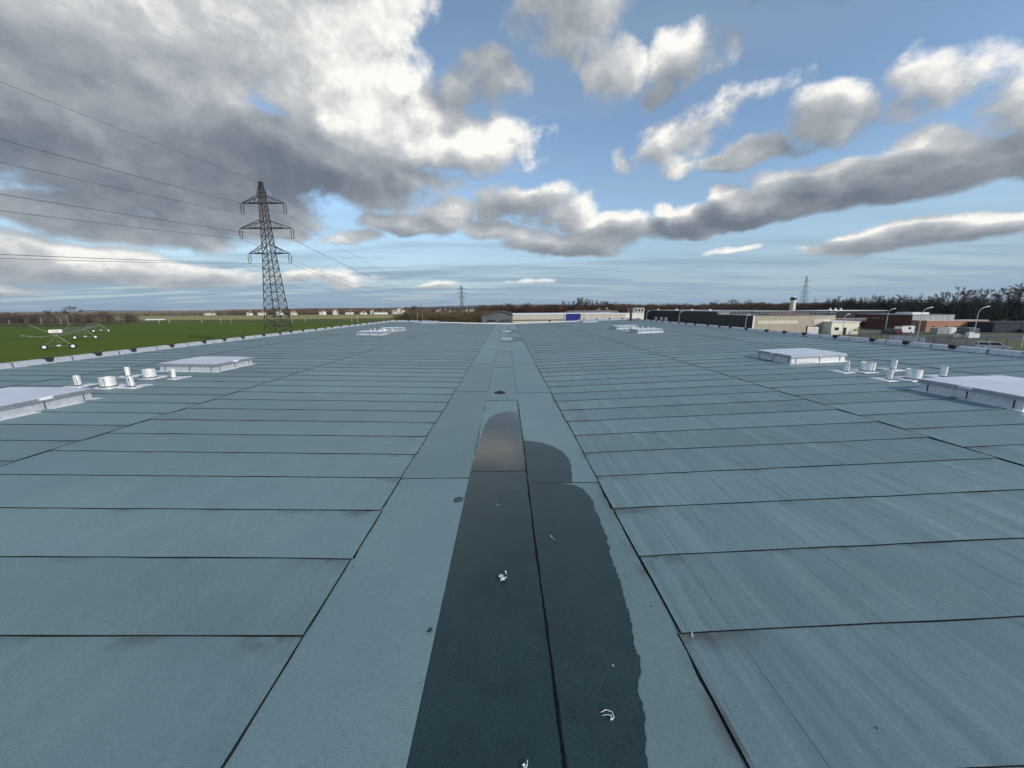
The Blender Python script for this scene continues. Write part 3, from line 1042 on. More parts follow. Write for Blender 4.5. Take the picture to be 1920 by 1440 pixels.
# ------------------------------------------------------------------ roof lights
def skylight(x0, y0, w, d, label):
    """kerb dressed in foil, aluminium rim, ribbed white lid"""
    cx, cy = x0 + w / 2, y0 + d / 2
    t = thing('skylight', (cx, cy, roof_z(cx)), label, 'skylight', 'square roof lights set in the warehouse roof')
    sl_ = math.atan(-SLOPE_L if cx < 0 else SLOPE_R)
    t.rotation_euler = (0, -sl_, 0)
    hw, hd = w / 2, d / 2
    m = MB()
    fl = .13
    for (a0, a1, b0, b1) in ((-hw, hw, -hd, -hd + fl + .02), (-hw, hw, hd - fl - .02, hd), (-hw, -hw + fl + .02, -hd + fl + .02, hd - fl - .02), (hw - fl - .02, hw, -hd + fl + .02, hd - fl - .02)):
        m.box(a0, a1, b0, b1, .008, .019)
    m.build('flange', 'foil_flashing', t)
    kx, ky = hw - fl, hd - fl
    H0 = .205
    def side(vs_):
        MB().add(vs_, [(0, 1, 2, 3)]).build('kerb_panel', 'foil_parapet', t)
    b = .02
    for s_ in (-1, 1):
        n = 3
        for i in range(n):
            a0, a1 = -kx + 2 * kx * i / n, -kx + 2 * kx * (i + 1) / n
            q = (kx - b) / kx
            vs_ = [(a0, s_ * ky, .019), (a1, s_ * ky, .019), (a1 * q, s_ * (ky - b), H0), (a0 * q, s_ * (ky - b), H0)]
            side(vs_ if s_ < 0 else vs_[::-1])
            a0, a1 = -ky + 2 * ky * i / n, -ky + 2 * ky * (i + 1) / n
            q = (ky - b) / ky
            vs_ = [(s_ * kx, a0, .019), (s_ * kx, a1, .019), (s_ * (kx - b), a1 * q, H0), (s_ * (kx - b), a0 * q, H0)]
            side(vs_ if s_ > 0 else vs_[::-1])
    # black sealed joints on each face
    for s_ in (-1, 1):
        for a in (-kx * .82, kx * .05, kx * .80):
            m = MB()
            m.bar((a, s_ * (ky + .004), .02), (a + .01, s_ * (ky - b + .006), H0 - .02), .011, .014, 4)
            m.build('joint', 'black_rubber', t)
        for a in (-ky * .84, -ky * .02, ky * .80):
            m = MB()
            m.bar((s_ * (kx + .004), a, .02), (s_ * (kx - b + .006), a + .01, H0 - .02), .011, .014, 4)
            m.build('joint', 'black_rubber', t)
    # rim: two stacked aluminium profiles overhanging the kerb
    rx, ry = kx + .035, ky + .035
    m = MB()
    for z0, z1, ex, w_ in ((H0 - .004, H0 + .03, .0, .09), (H0 + .036, H0 + .085, -.012, .07)):
        ox, oy = rx + ex, ry + ex
        m.box(-ox, ox, -oy, -oy + w_, z0, z1)
        m.box(-ox, ox, oy - w_, oy, z0, z1)
        m.box(-ox, -ox + w_, -oy + w_, oy - w_, z0, z1)
        m.box(ox - w_, ox, -oy + w_, oy - w_, z0, z1)
    m.box(-rx + .03, rx - .03, -ry + .03, ry - .03, H0 + .028, H0 + .05)
    m.build('lid_frame', 'lid_aluminium', t)
    lx, ly = rx - .02, ry - .02
    for i in range(3):
        y0_, y1_ = -ly + 2 * ly * i / 3 + (.004 if i else 0), -ly + 2 * ly * (i + 1) / 3
        m = MB()
        zz = lambda y_: H0 + .089 + .012 * (1 - (y_ / ly) ** 2)
        n = 4
        for j in range(n + 1):
            yy = y0_ + (y1_ - y0_) * j / n
            m.v += [(-lx, yy, zz(yy) - .014), (-lx, yy, zz(yy) - .004), (0, yy, zz(yy) + .006), (lx, yy, zz(yy) - .004), (lx, yy, zz(yy) - .014)]
        for j in range(n):
            a = 5 * j
            for k_ in range(4):
                m.f.append((a + k_, a + k_ + 1, a + k_ + 6, a + k_ + 5))
                m.mi.append(0)
        m.f += [(0, 1, 2, 3, 4), (5 * n + 4, 5 * n + 3, 5 * n + 2, 5 * n + 1, 5 * n)]
        m.mi += [0, 0]
        m.build('glazing_panel', 'lid_polycarbonate', t)
    m = MB()
    s_ = 1 if cx < 0 else -1
    m.box(s_ * rx - .02, s_ * rx + .02, -.12, .12, H0 + .04, H0 + .095)
    m.build('latch', 'pale_coating', t)
    return t


for x0, y0, lb in ((-12.52, 7.45, 'white skylight cut off by the left picture edge'), (-12.52, 13.64, 'white skylight behind the vent pipes on the left'),
                   (-12.5, 32.1, 'farther left skylight with tiny vent pipes just behind it'), (-12.5, 38.0, 'left skylight just beyond the small far vent pipes'),
                   (-12.6, 56.6, 'last small skylight on the left, against the far parapet'),
                   (10.12, 7.10, 'white skylight cut off by the right picture edge'), (10.27, 13.66, 'white skylight behind the vent pipes on the right'),
                   (10.25, 30.25, 'farther right skylight with tiny vent pipes just behind it'), (10.25, 36.1, 'right skylight just beyond the small far vent pipes'),
                   (10.5, 53.4, 'last small skylight on the right, against the far parapet')):
    skylight(x0, y0, 2.26, 2.24, lb)


# ------------------------------------------------------------------ vent pipes
def vent(x, y, fat, label, seed):
    r_ = random.Random(seed)
    t = thing('vent_pipe', (x, y, roof_z(x) + .012), label, 'vent pipe', 'foil-wrapped vent pipes on the roof', r_.uniform(-.03, .03))
    rad, h = (.178, .27) if fat else (.076, .29)
    rad *= r_.uniform(.97, 1.03)
    pw = .42 if fat else .34
    m = MB()
    m.frustum(0, 0, -.008, .006, pw, pw * .95, pw - .01, pw * .95 - .01)
    m.build('base_plate', 'foil_flashing', t)
    n = 22 if fat else 14
    vs_, fs = [], []
    lean = Vector((r_.uniform(-.008, .008), r_.uniform(-.008, .008)))
    prof = [(1.0, .006), (1.0, .06), (1.0, .15), (1.0, .22), (1.0, h), (.93, h + .002), (.90, h - .05)]
    for j, (q, z) in enumerate(prof):
        for i in range(n):
            a = 2 * math.pi * i / n
            rr = rad * q * (1 + (r_.uniform(-.018, .018) if 0 < j < 5 else 0))
            vs_.append((rr * math.cos(a) + lean.x * z / h, rr * math.sin(a) + lean.y * z / h, z + (r_.uniform(-.006, .006) if j in (4, 5) else 0)))
    for j in range(len(prof) - 1):
        for i in range(n):
            fs.append((j * n + i, j * n + (i + 1) % n, (j + 1) * n + (i + 1) % n, (j + 1) * n + i))
    MB().add(vs_, fs).build('pipe', 'foil_wrap', t)
    MB().lathe([(rad * .91, h - .05), (rad * .9, h - .048)], n).build('mouth', 'black_rubber', t)
    MB().lathe([(rad * 1.16, .005), (rad * 1.12, .018), (rad * .98, .028)], n, caps=False).build('bitumen_collar', 'bitumen_bead', t)
    # wrap seam, smeared with bitumen
    a = R(r_.uniform(240, 320))
    m = MB()
    pts = []
    for j in range(5):
        z = .02 + (h - .03) * j / 4
        aa = a + r_.uniform(-.10, .10)
        pts.append((rad * 1.015 * math.cos(aa) + lean.x * z / h, rad * 1.015 * math.sin(aa) + lean.y * z / h, z))
    m.tube(pts, [r_.uniform(.003, .011) for _ in pts], 4)
    m.build('wrap_seam', 'bitumen_bead', t)


CL = [('nearest the left picture edge', [(-12.42, 11.12), (-11.52, 11.08), (-10.88, 11.1), (-12.5, 12.7), (-11.63, 12.52), (-10.84, 12.48)]),
      ('near the right picture edge', [(10.79, 10.5), (11.4, 10.44), (12.36, 10.54), (10.76, 11.88), (11.41, 11.84), (12.3, 11.9)]),
      ('between the two distant left skylights', [(-12.4, 35.6), (-11.5, 35.6), (-10.9, 35.6), (-12.5, 37.0), (-11.6, 37.0), (-10.85, 37.0)]),
      ('between the two distant right skylights', [(10.79, 33.6), (11.4, 33.5), (12.36, 33.6), (10.76, 34.9), (11.41, 34.9), (12.3, 34.9)])]
for ci, (where, pts) in enumerate(CL):
    for i, (x, y) in enumerate(pts):
        fat = i % 3 == 1
        row = 'front' if i < 3 else 'back'
        end = ('left', 'middle', 'right')[i % 3]
        vent(x, y, fat, ('wide' if fat else 'slim') + ' silver pipe, ' + end + ' of the ' + row + ' row ' + where, ci * 10 + i)

# post on the far right corner of the roof
rp = thing('roof_post', (16.9, 52.6, roof_z(16.9)), 'short rust-brown post at the far right corner of the roof', 'post')
MB().lathe([(.17, 0), (.16, .5), (.15, 1.7), (.10, 1.76)], 12).build('shaft', 'rust_post', rp)
MB().frustum(0, 0, -.01, .05, .3, .3, .27, .27).build('foot', 'rust_post', rp)


# ------------------------------------------------------------------ pylons and overhead lines
def lattice(m, prof, r_leg, r_br, cx=0, cy=0):
    """square lattice body: prof = [(z, half width)] from the ground up; panels are cross-braced"""
    cs = ((-1, -1), (1, -1), (1, 1), (-1, 1))
    for (z0, w0), (z1, w1) in zip(prof[:-1], prof[1:]):
        P0 = [Vector((cx + a * w0, cy + b * w0, z0)) for a, b in cs]
        P1 = [Vector((cx + a * w1, cy + b * w1, z1)) for a, b in cs]
        for i in range(4):
            m.bar(P0[i], P1[i], r_leg, r_leg, 4, 0, False)
            j = (i + 1) % 4
            m.bar(P0[i], P1[j], r_br, r_br, 3, 0, False)
            m.bar(P0[j], P1[i], r_br, r_br, 3, 0, False)
            m.bar(P1[i], P1[j], r_br, r_br, 3, 0, False)


def panels(z0, w0, z1, w1, n):
    return [(z0 + (z1 - z0) * (i / n) ** .85, w0 + (w1 - w0) * (i / n) ** .85) for i in range(n + 1)]


def width_at(prof, z):
    for (a, wa), (b, wb) in zip(prof[:-1], prof[1:]):
        if a <= z <= b:
            return wa + (wb - wa) * (z - a) / (b - a)
    return prof[-1][1]


ARMS = [(32.75, 4.85, 2.0), (27.35, 5.9, 2.1), (21.8, 4.7, 2.1)]   # tip height, half span, depth at the body
INS = 2.35


def pylon(loc, label, mat, scale_r=1.0, insul=True, s=1.0):
    t = thing('lattice_pylon', loc, label, 'pylon', 'electricity pylons')
    body = panels(0, 2.35, 21.8, .98, 11)[:-1] + panels(21.8, .98, 32.75, .60, 7)[:-1] + panels(32.75, .60, 34.9, .55, 2)[:-1] + panels(34.9, .62, 37.1, .22, 3)
    body = [(z * s, w * s) for z, w in body]
    m = MB()
    lattice(m, body, .085 * scale_r, .045 * scale_r)
    m.build('body', mat, t)
    m = MB()
    m.box(-.42 * s, .42 * s, -.35 * s, .35 * s, 36.9 * s, 37.25 * s)
    for a in (-1, 1):
        m.bar((.62 * a * s, 0, 34.9 * s), (.45 * a * s, 0, 37.0 * s), .05 * scale_r)
    m.build('earth_peak', mat, t)
    for z, hw, dp in ARMS:
        z, hw, dp = z * s, hw * s, dp * s
        for sd_ in (-1, 1):
            m = MB()
            w = width_at(body, z)
            wt = width_at(body, z + dp * .85)
            tip = Vector((sd_ * hw, 0, z))
            lo = [Vector((sd_ * w, a * w, z)) for a in (-1, 1)]
            hi = [Vector((sd_ * wt, a * wt, z + dp * .85)) for a in (-1, 1)]
            for a in range(2):
                m.bar(lo[a], tip, .07 * scale_r, .06 * scale_r)
                m.bar(hi[a], tip, .06 * scale_r, .05 * scale_r)
                for q0, q1 in ((.28, .28), (.55, .55)):
                    m.bar(lo[a].lerp(tip, q0), hi[a].lerp(tip, q1), .035 * scale_r, None, 3)
                m.bar(lo[a].lerp(tip, .28), hi[a].lerp(tip, .0), .035 * scale_r, None, 3)
                m.bar(lo[a].lerp(tip, .55), hi[a].lerp(tip, .28), .035 * scale_r, None, 3)
            for q in (0, .3, .55):
                m.bar(lo[0].lerp(tip, q), lo[1].lerp(tip, q), .035 * scale_r, None, 3)
            m.build('cross_arm', mat, t)
            if insul:
                m = MB()
                m.bar((sd_ * hw, 0, z), (sd_ * hw, 0, z - .25), .04, None, 4)
                m.bar((sd_ * hw - .3, 0, z - .25), (sd_ * hw + .3, 0, z - .25), .04, None, 4)
                for a in (-.3, .3):
                    prof = []
                    for i in range(11):
                        zz = -.35 - i * .16
                        prof += [(.055, zz), (.13, zz - .05), (.055, zz - .10)]
                    m.lathe([(r_, q) for r_, q in reversed(prof)], 6, (sd_ * hw + a, 0, z))
                m.bar((sd_ * hw - .34, 0, z - 2.2), (sd_ * hw + .34, 0, z - 2.2), .05, None, 4)
                m.build('insulator', 'porcelain_brown', t)
    for a in (-1, 1):
        for b_ in (-1, 1):
            MB().frustum(a * 2.35 * s, b_ * 2.35 * s, -.2, .35, .5, .5, .35, .35).build('footing', 'concrete_beige', t)
    return t


PA, PB = Vector((-55.2, 95, G)), Vector((-60.4, 540, G))
pylon(PA, 'tall dark lattice pylon beside the left edge of the roof', 'pylon_steel', 1.35)
pylon(PB, 'small distant grey pylon above the brown thicket left of centre', 'pylon_steel_far', 2.2, True, 1.06)

# A-shaped pylon far right
t = thing('lattice_pylon', (291, 380, G), 'distant slender pylon standing behind the long beige building', 'pylon', 'electricity pylons')
m = MB()
lattice(m, panels(0, 3.2, 20, 1.5, 7)[:-1] + panels(20, 1.5, 36.8, .22, 8), .10, .05)
m.build('body', 'pylon_steel_far', t)
for z, hw in ((32.0, 4.3), (27.0, 4.6), (21.0, 4.8)):
    for sd_ in (-1, 1):
        m = MB()
        m.bar((sd_ * .8, 0, z), (sd_ * hw, 0, z), .13, .09)
        m.bar((sd_ * .6, 0, z + 1.1), (sd_ * hw, 0, z), .10, .07)
        m.bar((sd_ * hw, 0, z), (sd_ * hw, 0, z - 1.6), .09)
        m.build('cross_arm', 'pylon_steel_far', t)

PZ = Vector((-50.1, -345, G))
WIRES = [(0, 37.1, 'earth wire', .022)]
for (z, hw, dp), nm in zip(ARMS, ('upper', 'middle', 'lower')):
    WIRES += [(-hw, z - INS, 'left ' + nm + ' conductor', .030), (hw, z - INS, 'right ' + nm + ' conductor', .030)]
for dx_, dz_, nm, rad in WIRES:
    for (A, B, s1, where, sag, n) in ((PA, PZ, 1.0, 'leaving the big pylon towards the upper left', 11.5, 60), (PA, PB, 1.06, 'running from the big pylon to the far one', 12.0, 40)):
        a = A + Vector((dx_, 0, dz_))
        b = B + Vector((dx_ * s1, 0, dz_ * s1))
        sg = sag * (.85 if 'earth' in nm else 1)
        pts = [a.lerp(b, (i / n) ** 1.4) - Vector((0, 0, 4 * sg * ((i / n) ** 1.4) * (1 - (i / n) ** 1.4))) for i in range(n + 1)]
        m = MB()
        m.tube(pts, rad, 4)
        tag(m.build('power_line', 'cable'), nm + ' ' + where, 'power line', 'overhead power lines')

# ------------------------------------------------------------------ irrigation machine on the green field


def wheel(parent, c, r_=.64, w=.30, axis=Vector((1, 0, 0))):
    wl = link('wheel', None, parent, c)
    wl.rotation_euler = axis.to_track_quat('Z', 'Y').to_euler()
    MB().lathe([(r_ * .55, -w / 2), (r_ * .92, -w / 2), (r_, -w / 4), (r_, w / 4), (r_ * .92, w / 2), (r_ * .55, w / 2)], 18, caps=False).build('tyre', 'tyre', wl)
    MB().lathe([(r_ * .56, -w * .42), (r_ * .5, -w * .2), (r_ * .5, w * .2), (r_ * .56, w * .42)], 14).build('rim', 'pale_coating', wl)


irr = thing('irrigation_machine', (-106.5, 93.2, G), 'long wheeled irrigation boom with crossed struts on the green field', 'irrigation boom')
ax1 = Vector((3.5, 2.1, 0)).normalized()        # axle line direction of the towers (wheels in line)
dirb = Vector((-30, 34, 0)).normalized()        # along the boom, away from the viewer


def tower(c, half, hgt, cross):
    a, b = c - ax1 * half, c + ax1 * half
    nrm = ax1.cross(Vector((0, 0, 1)))
    for q in (a, b):
        wheel(irr, q + Vector((0, 0, .66)), axis=nrm)
    m = MB()
    m.bar(a + Vector((0, 0, .8)), b + Vector((0, 0, .8)), .07)
    top = c + Vector((0, 0, hgt))
    if cross:
        m.bar(b + Vector((0, 0, .75)), top, .07, .06)
        m.bar(top, top - ax1 * 3.9 + Vector((0, 0, 2.55)), .06, .055)
        m.bar(a + Vector((0, 0, .75)), top, .07, .06)
        m.bar(top, top + ax1 * 2.9 + Vector((0, 0, 2.6)), .06, .055)
    else:
        m.bar(b + Vector((0, 0, .75)), top, .07, .06)
        m.bar(a + Vector((0, 0, .75)), top, .07, .06)
    m.bar(a.lerp(top, .55), b.lerp(top, .55), .05)
    m.bar(c + dirb * 1.2 + Vector((0, 0, .9)), top, .05)
    m.build('tower', 'galvanised', irr)
    m = MB()
    m.box(c.x - .28, c.x + .28, c.y - .2, c.y + .2, .72, 1.05)
    m.build('drive_box', 'white_paint', irr)
    return top


c1, c2, c3 = Vector((0, 0, 0)), Vector((-29.2, 33.5, 0)), Vector((-66, 74.6, 0))
t1 = tower(c1, 2.35, 3.35, True)
t2 = tower(c2, 2.35, 3.4, False)
t3 = tower(c3, 2.3, 3.4, False)
for A, B in ((t1, t2), (t2, t3)):
    m = MB()
    n = 9
    lat = ax1.cross(Vector((0, 0, 1)))
    side_ = Vector((dirb.y, -dirb.x, 0))
    up_, l1, l2 = [], [], []
    for i in range(n + 1):
        q = i / n
        arch = 4 * 1.0 * q * (1 - q)
        p_ = A.lerp(B, q) + Vector((0, 0, arch))
        up_.append(p_)
        drop = -.15 - 1.1 * math.sin(math.pi * q) ** .6
        l1.append(p_ + side_ * .6 + Vector((0, 0, drop)))
        l2.append(p_ - side_ * .6 + Vector((0, 0, drop)))
    m.tube(up_, .095, 6)
    m.tube(l1, .045, 4)
    m.tube(l2, .045, 4)
    for i in range(1, n):
        m.bar(up_[i], l1[i], .04, None, 3)
        m.bar(up_[i], l2[i], .04, None, 3)
        m.bar(l1[i], l2[i], .03, None, 3)
    m.build('truss_span', 'galvanised', irr)
# overhang with droppers on the viewer's side
m = MB()
o_ = t1 - ax1 * 0
pts = [t1, t1 - ax1 * 2.6 + Vector((0, 0, -.3)), t1 - ax1 * 4.2 + Vector((0, 0, -.1)), t1 - ax1 * 5.4 + Vector((0, 0, .15))]
m.tube(pts, .07, 5)
for p_ in pts[1:]:
    m.bar(p_ + Vector((0, 0, .12)), p_ - Vector((0, 0, .35)), .06)
m.build('overhang_pipe', 'galvanised', irr)
fc = Vector((.755, -.656, 0))
rt = Vector((.656, .755, 0))
sg = link('sign_board', None, irr, t1 + Vector((0, 0, .95)) + fc * .3)
sg.rotation_euler = (0, 0, math.atan2(rt.y, rt.x))
MB().box(-1.05, 1.05, -.03, .03, -.36, .36).build('board', 'white_paint', sg)
m = MB()
r_ = random.Random(4)
x = -.8
while x < .75:
    w_ = r_.uniform(.08, .16)
    m.box(x, x + w_, -.036, -.031, -.05, .18)
    x += w_ + .05
m.box(-.5, .5, -.036, -.031, -.22, -.15)
m.build('lettering', 'faded_print', sg)


# ------------------------------------------------------------------ marker posts, poles and lamps
def field_post(x, y, h, label, rad=.11):
    t = thing('field_post', (x, y, G), label, 'post', 'pale posts along the field edge')
    MB().lathe([(rad * .8, 0), (rad * .75, h * .8), (rad * .4, h)], 8).build('shaft', 'lamp_grey', t)
    MB().lathe([(rad * 1.8, 0), (rad * 1.5, .25), (rad * .8, .4)], 8).build('foot', 'concrete_beige', t)
    if h < 3:
        MB().lathe([(rad * .5, h), (rad * 1.6, h + .15), (rad * 1.6, h + .5), (rad * .6, h + .65)], 10).build('cap', 'white_paint', t)


FP = [(-364, 281, 4.6, 'first pale pole at the left picture edge, before the dark hedge'), (-352, 281, 3.4, 'short pale pole, second from the left edge before the hedge'),
      (-333, 284, 4.2, 'third pale pole before the hedge, behind the crossed struts'), (-318, 283, 4.4, 'pale pole before the hedge, right of the sign board'),
      (-313, 283, 6.4, 'tallest pale pole before the dark hedge on the left'),
      (-240, 273, 1.4, 'white-capped marker post, leftmost of the pair under the white tunnel'), (-233, 273, 1.4, 'white-capped marker post, right of the pair under the white tunnel'),
      (-210, 272, 1.5, 'lone white-capped marker midway to the big pylon'), (-197, 272, 2.0, 'marker post, left one of the pair near the big pylon'), (-190, 272, 2.2, 'marker post, right one of the pair near the big pylon'),
      (-148, 272, 2.1, 'marker post just right of the big pylon legs'), (-139, 272, 1.5, 'second marker post right of the big pylon legs'),
      (-107, 272, 4.8, 'tall thin field pole, left of a pair below the white house'), (-103, 272, 5.0, 'tall thin field pole, right of a pair below the white house')]
for x, y, h, lb in FP:
    field_post(x, y, h, lb)
for x, y, h, lb in ((-39.0, 172, 8.6, 'wooden pole in front of the brown thicket, left of two'), (-36.8, 172, 8.8, 'wooden pole in front of the brown thicket, right of two')):
    t = thing('utility_pole', (x, y, G), lb, 'pole', 'wooden poles by the thicket')
    MB().lathe([(.17, 0), (.15, h * .6), (.11, h)], 8).build('shaft', 'wood_pole', t)
    MB().box(-.5, .5, -.06, .06, h - .7, h - .55).build('crossbar', 'wood_pole', t)


def street_lamp(x, y, h, reach, label, rz=0.0, rad=.085):
    t = thing('street_lamp', (x, y, G), label, 'street lamp', 'street lamps of the trading estate', rz)
    MB().lathe([(rad * 1.9, 0), (rad * 1.7, .5), (rad * 1.15, .6), (rad, h * .72)], 8).build('pole', 'lamp_grey', t)
    pts = []
    for i in range(8):
        a = math.pi / 2 * i / 7
        pts.append((reach * .8 * (1 - math.cos(a)), 0, h * .72 + h * .26 * math.sin(a)))
    pts.append((reach, 0, h * .99))
    MB().tube(pts, rad * .85, 6).build('arm', 'lamp_grey', t)
    m = MB()
    m.add([(reach - .15, -.12, h * .985), (reach + .75, -.15, h * 1.005), (reach + .75, .15, h * 1.005), (reach - .15, .12, h * .985),
           (reach - .1, -.08, h * .985 + .14), (reach + .6, -.09, h * 1.005 + .10), (reach + .6, .09, h * 1.005 + .10), (reach - .1, .08, h * .985 + .14)],
          [(3, 2, 1, 0), (4, 5, 6, 7), (0, 1, 5, 4), (1, 2, 6, 5), (2, 3, 7, 6), (3, 0, 4, 7)])
    m.build('lantern', 'white_paint', t)


for x, y, h, rc, lb in ((95.3, 108.3, 6.4, .7, 'street lamp in front of the small cream annex'), (129.5, 130.5, 7.6, 1.6, 'street lamp before the dark red brick wall'),
                        (112.8, 104.3, 8.1, 2.0, 'street lamp before the brick corner, between the other two'), (137.5, 111.7, 8.2, 2.2, 'street lamp before the sunlit orange brick wing'),
                        (67.0, 150, 6.9, .6, 'pale lamp post before the long dark hall'), (71.5, 115, 6.2, .4, 'pale lamp post before the dark end of the beige building'),
                        (65.2, 180, 6.8, .5, 'pale lamp post at the far end of the dark hall'), (108.8, 79.6, 3.1, .4, 'short lamp post by the right picture edge'),
                        (38.5, 168, 8.0, 1.4, 'tiny lamp behind the beige roof, left of three'), (44.6, 168, 8.4, -1.6, 'tiny lamp behind the beige roof, middle of three'), (57.5, 175, 8.0, -1.4, 'tiny lamp behind the beige roof, right of three')):
    street_lamp(x, y, h, rc, lb)


# ------------------------------------------------------------------ buildings
def windows(parent, rects, y, name='window', mat='window_dark', out=.06):
    for x0, x1, z0, z1 in rects:
        w_ = MB().box(x0, x1, y - out, y + .1, z0, z1).build(name, 'white_paint', parent)
        e = min(.08, (x1 - x0) * .12)
        MB().box(x0 + e, x1 - e, y - out - .02, y - out + .01, z0 + e, z1 - e).build('pane', mat, w_)


def block(parent, x0, x1, y0, y1, z0, z1, mat, name='wall'):
    m = MB().box(x0, x1, y0, y1, z0, z1)
    del m.f[0], m.mi[0]
    return m.build(name, mat, parent)


def roof_slab(parent, x0, x1, y0, y1, z, mat='roof_grey', over=.12, th=.22, name='roof'):
    return MB().box(x0 - over, x1 + over, y0 - over, y1 + over, z + .003, z + th).build(name, mat, parent)


# slate-grey shed with a low gable
b = thing('gable_shed', (-2.6, 112, G), 'slate-grey gabled shed just beyond the far coping', 'building')
m = MB()
m.prism([(-4.4, 0), (4.5, 0), (4.5, 6.85), (1.4, 7.75), (-4.4, 6.6)], 0, 24)
m.build('wall', 'clad_slate', b)
m = MB()
for (xa, za), (xb, zb_) in (((-4.7, 6.56), (1.4, 7.78)), ((1.4, 7.78), (4.75, 6.80))):
    m.add([(xa, -.25, za), (xb, -.25, zb_), (xb, 24.2, zb_), (xa, 24.2, za), (xa, -.25, za + .14), (xb, -.25, zb_ + .14), (xb, 24.2, zb_ + .14), (xa, 24.2, za + .14)],
          [(3, 2, 1, 0), (4, 5, 6, 7), (0, 1, 5, 4), (1, 2, 6, 5), (2, 3, 7, 6), (3, 0, 4, 7)])
m.build('roof', 'roof_slate_tile', b)
MB().box(-2.7, -.6, -.08, .05, 0, 5.45).build('door', 'window_dark', b)
for x in (-2.45, -1.75, -1.05):
    MB().box(x, x + .28, -.12, -.082, 4.0, 4.9).build('door_pane', 'pale_coating', b)
for i in range(4):
    MB().box(1.0 + i * .8, 1.35 + i * .8, -.06, .02, 5.0, 5.5).build('window', 'window_dark', b)

# long beige hall with a blue panel
b = thing('beige_hall', (20, 120, G), 'long low beige hall with blue panel beyond the far coping', 'building')
block(b, -18, 17, 0, 22, 0, 6.75, 'clad_beige')
roof_slab(b, -18, 17, 0, 22, 6.75, 'white_paint')
for i in range(18):
    x = -18 + i * 2
    if x + 2 <= 17 and not (-2.4 < x < 2.6):
        MB().box(x + .02, x + 1.98, -.07, .03, 5.25, 6.6).build('cladding_panel', 'clad_beige', b)
MB().box(-18, -1.9, -.12, .02, 5.02, 5.2).build('ledge', 'roof_slate_tile', b)
MB().box(-1.6, 2.9, -.35, .02, 4.6, 6.95).build('blue_panel', 'clad_blue', b)
MB().box(-1.95, -1.72, -.3, .02, 4.4, 6.9).build('downpipe', 'white_paint', b)
MB().box(-6.8, -6.2, -.10, .02, 4.3, 5.0).build('door', 'window_dark', b)
for x in (5.2, 9.3, 12.6):
    MB().box(x, x + .8, -.08, .02, 4.6, 5.1).build('window', 'window_dark', b)
b = thing('grey_hall', (35, 152, G), 'low hall with grey roof rising behind the beige one', 'building')
block(b, -9, 9, 0, 20, 0, 6.9, 'clad_grey')
m = MB().prism([(-9.3, 6.9), (9.3, 6.9), (8, 7.5), (-7, 7.5)], -.2, 20.2)
m.build('roof', 'roof_grey', b)
b = thing('white_annex', (52, 165, G), 'pale low annex left of the little flat block', 'building')
block(b, -6, 6.5, 0, 12, 0, 6.0, 'render_white')
roof_slab(b, -6, 6.5, 0, 12, 6.0, 'white_paint')
windows(b, [(-4.5 + 2.6 * i, -3.0 + 2.6 * i, 2.6, 4.2) for i in range(4)], 0)
# small concrete block of flats
b = thing('apartment_block', (65, 190, G), 'small beige concrete block with rows of dark windows', 'building')
block(b, -2.6, 2.6, 0, 10, 0, 8.4, 'concrete_beige')
roof_slab(b, -2.6, 2.6, 0, 10, 8.4)
windows(b, [(-2.1 + 1.6 * i, -1.1 + 1.6 * i, 1.0 + 1.9 * j, 2.2 + 1.9 * j) for i in range(3) for j in range(4)], 0)

# long charcoal hall
b = thing('charcoal_hall', (82, 150, G), 'long charcoal hall behind the right parapet with three white doors', 'building')
block(b, 0, 30, 0, 84, 0, 6.75, 'clad_charcoal')
roof_slab(b, 0, 30, 0, 84, 6.75, 'clad_grey')
for i in range(14):
    MB().box(-.06, -.002, .05 + i * 6, 5.95 + i * 6, .4, 6.6).build('cladding_panel', 'clad_charcoal', b)
for y in (46.5, 52.5, 60):
    d_ = MB().box(-.14, -.06, y, y + 3.6, 1.7, 3.5).build('loading_door', 'white_paint', b)
    MB().box(-.18, -.141, y + .1, y + 3.5, 1.8, 1.95).build('handle_bar', 'lamp_grey', d_)
MB().box(.35, 4.4, -.1, .01, 0, 6.6).build('end_panel', 'clad_grey', b)
d_ = MB().box(.9, 3.3, -.16, -.1, .2, 4.6).build('roller_door', 'white_paint', b)
for i in range(5):
    MB().box(.95, 3.25, -.19, -.161, .5 + i * .8, .55 + i * .8).build('slat', 'lamp_grey', d_)
for y, x in ((12, 3), (30, 4), (44, 3), (70, 4)):
    MB().lathe([(.5, 0), (.5, .5), (.3, .8)], 10, (x, y, 6.97)).build('roof_vent', 'white_paint', b)

# tan hall with guard rail
b = thing('tan_hall', (90.5, 121, G), 'tan rendered hall with two pale window bands and roof railing', 'building')
block(b, -13, 13, 0, 21, 0, 5.78, 'render_tan')
MB().box(-13.14, -13.003, .02, 20.9, 0, 5.74).build('side_cladding', 'clad_charcoal', b)
roof_slab(b, -13, 13, 0, 21, 5.78, 'roof_grey', .1, .16)
MB().box(-13.12, -12.72, -.12, .02, 0, 5.9).build('corner_trim', 'white_paint', b)
for x0, x1, z0, z1 in ((-11.6, 1.3, 3.15, 4.25), (6.1, 11.2, 3.2, 4.5)):
    bd = MB().box(x0, x1, -.10, .02, z0, z1).build('window_band', 'white_paint', b)
    n = round((x1 - x0) / 1.1)
    for i in range(n):
        a = x0 + (x1 - x0) * i / n
        MB().box(a + .05, a + (x1 - x0) / n - .05, -.13, -.101, z0 + .08, z1 - .08).build('pane', 'band_pale', bd)
rl = link('guard_rail', None, b)
m = MB()
for z in (6.6, 7.15):
    m.bar((-12.9, .15, z), (12.8, .15, z), .06)
    m.bar((-12.9, .15, z), (-12.9, 20.8, z), .06)
m.build('rail', 'lamp_grey', rl)
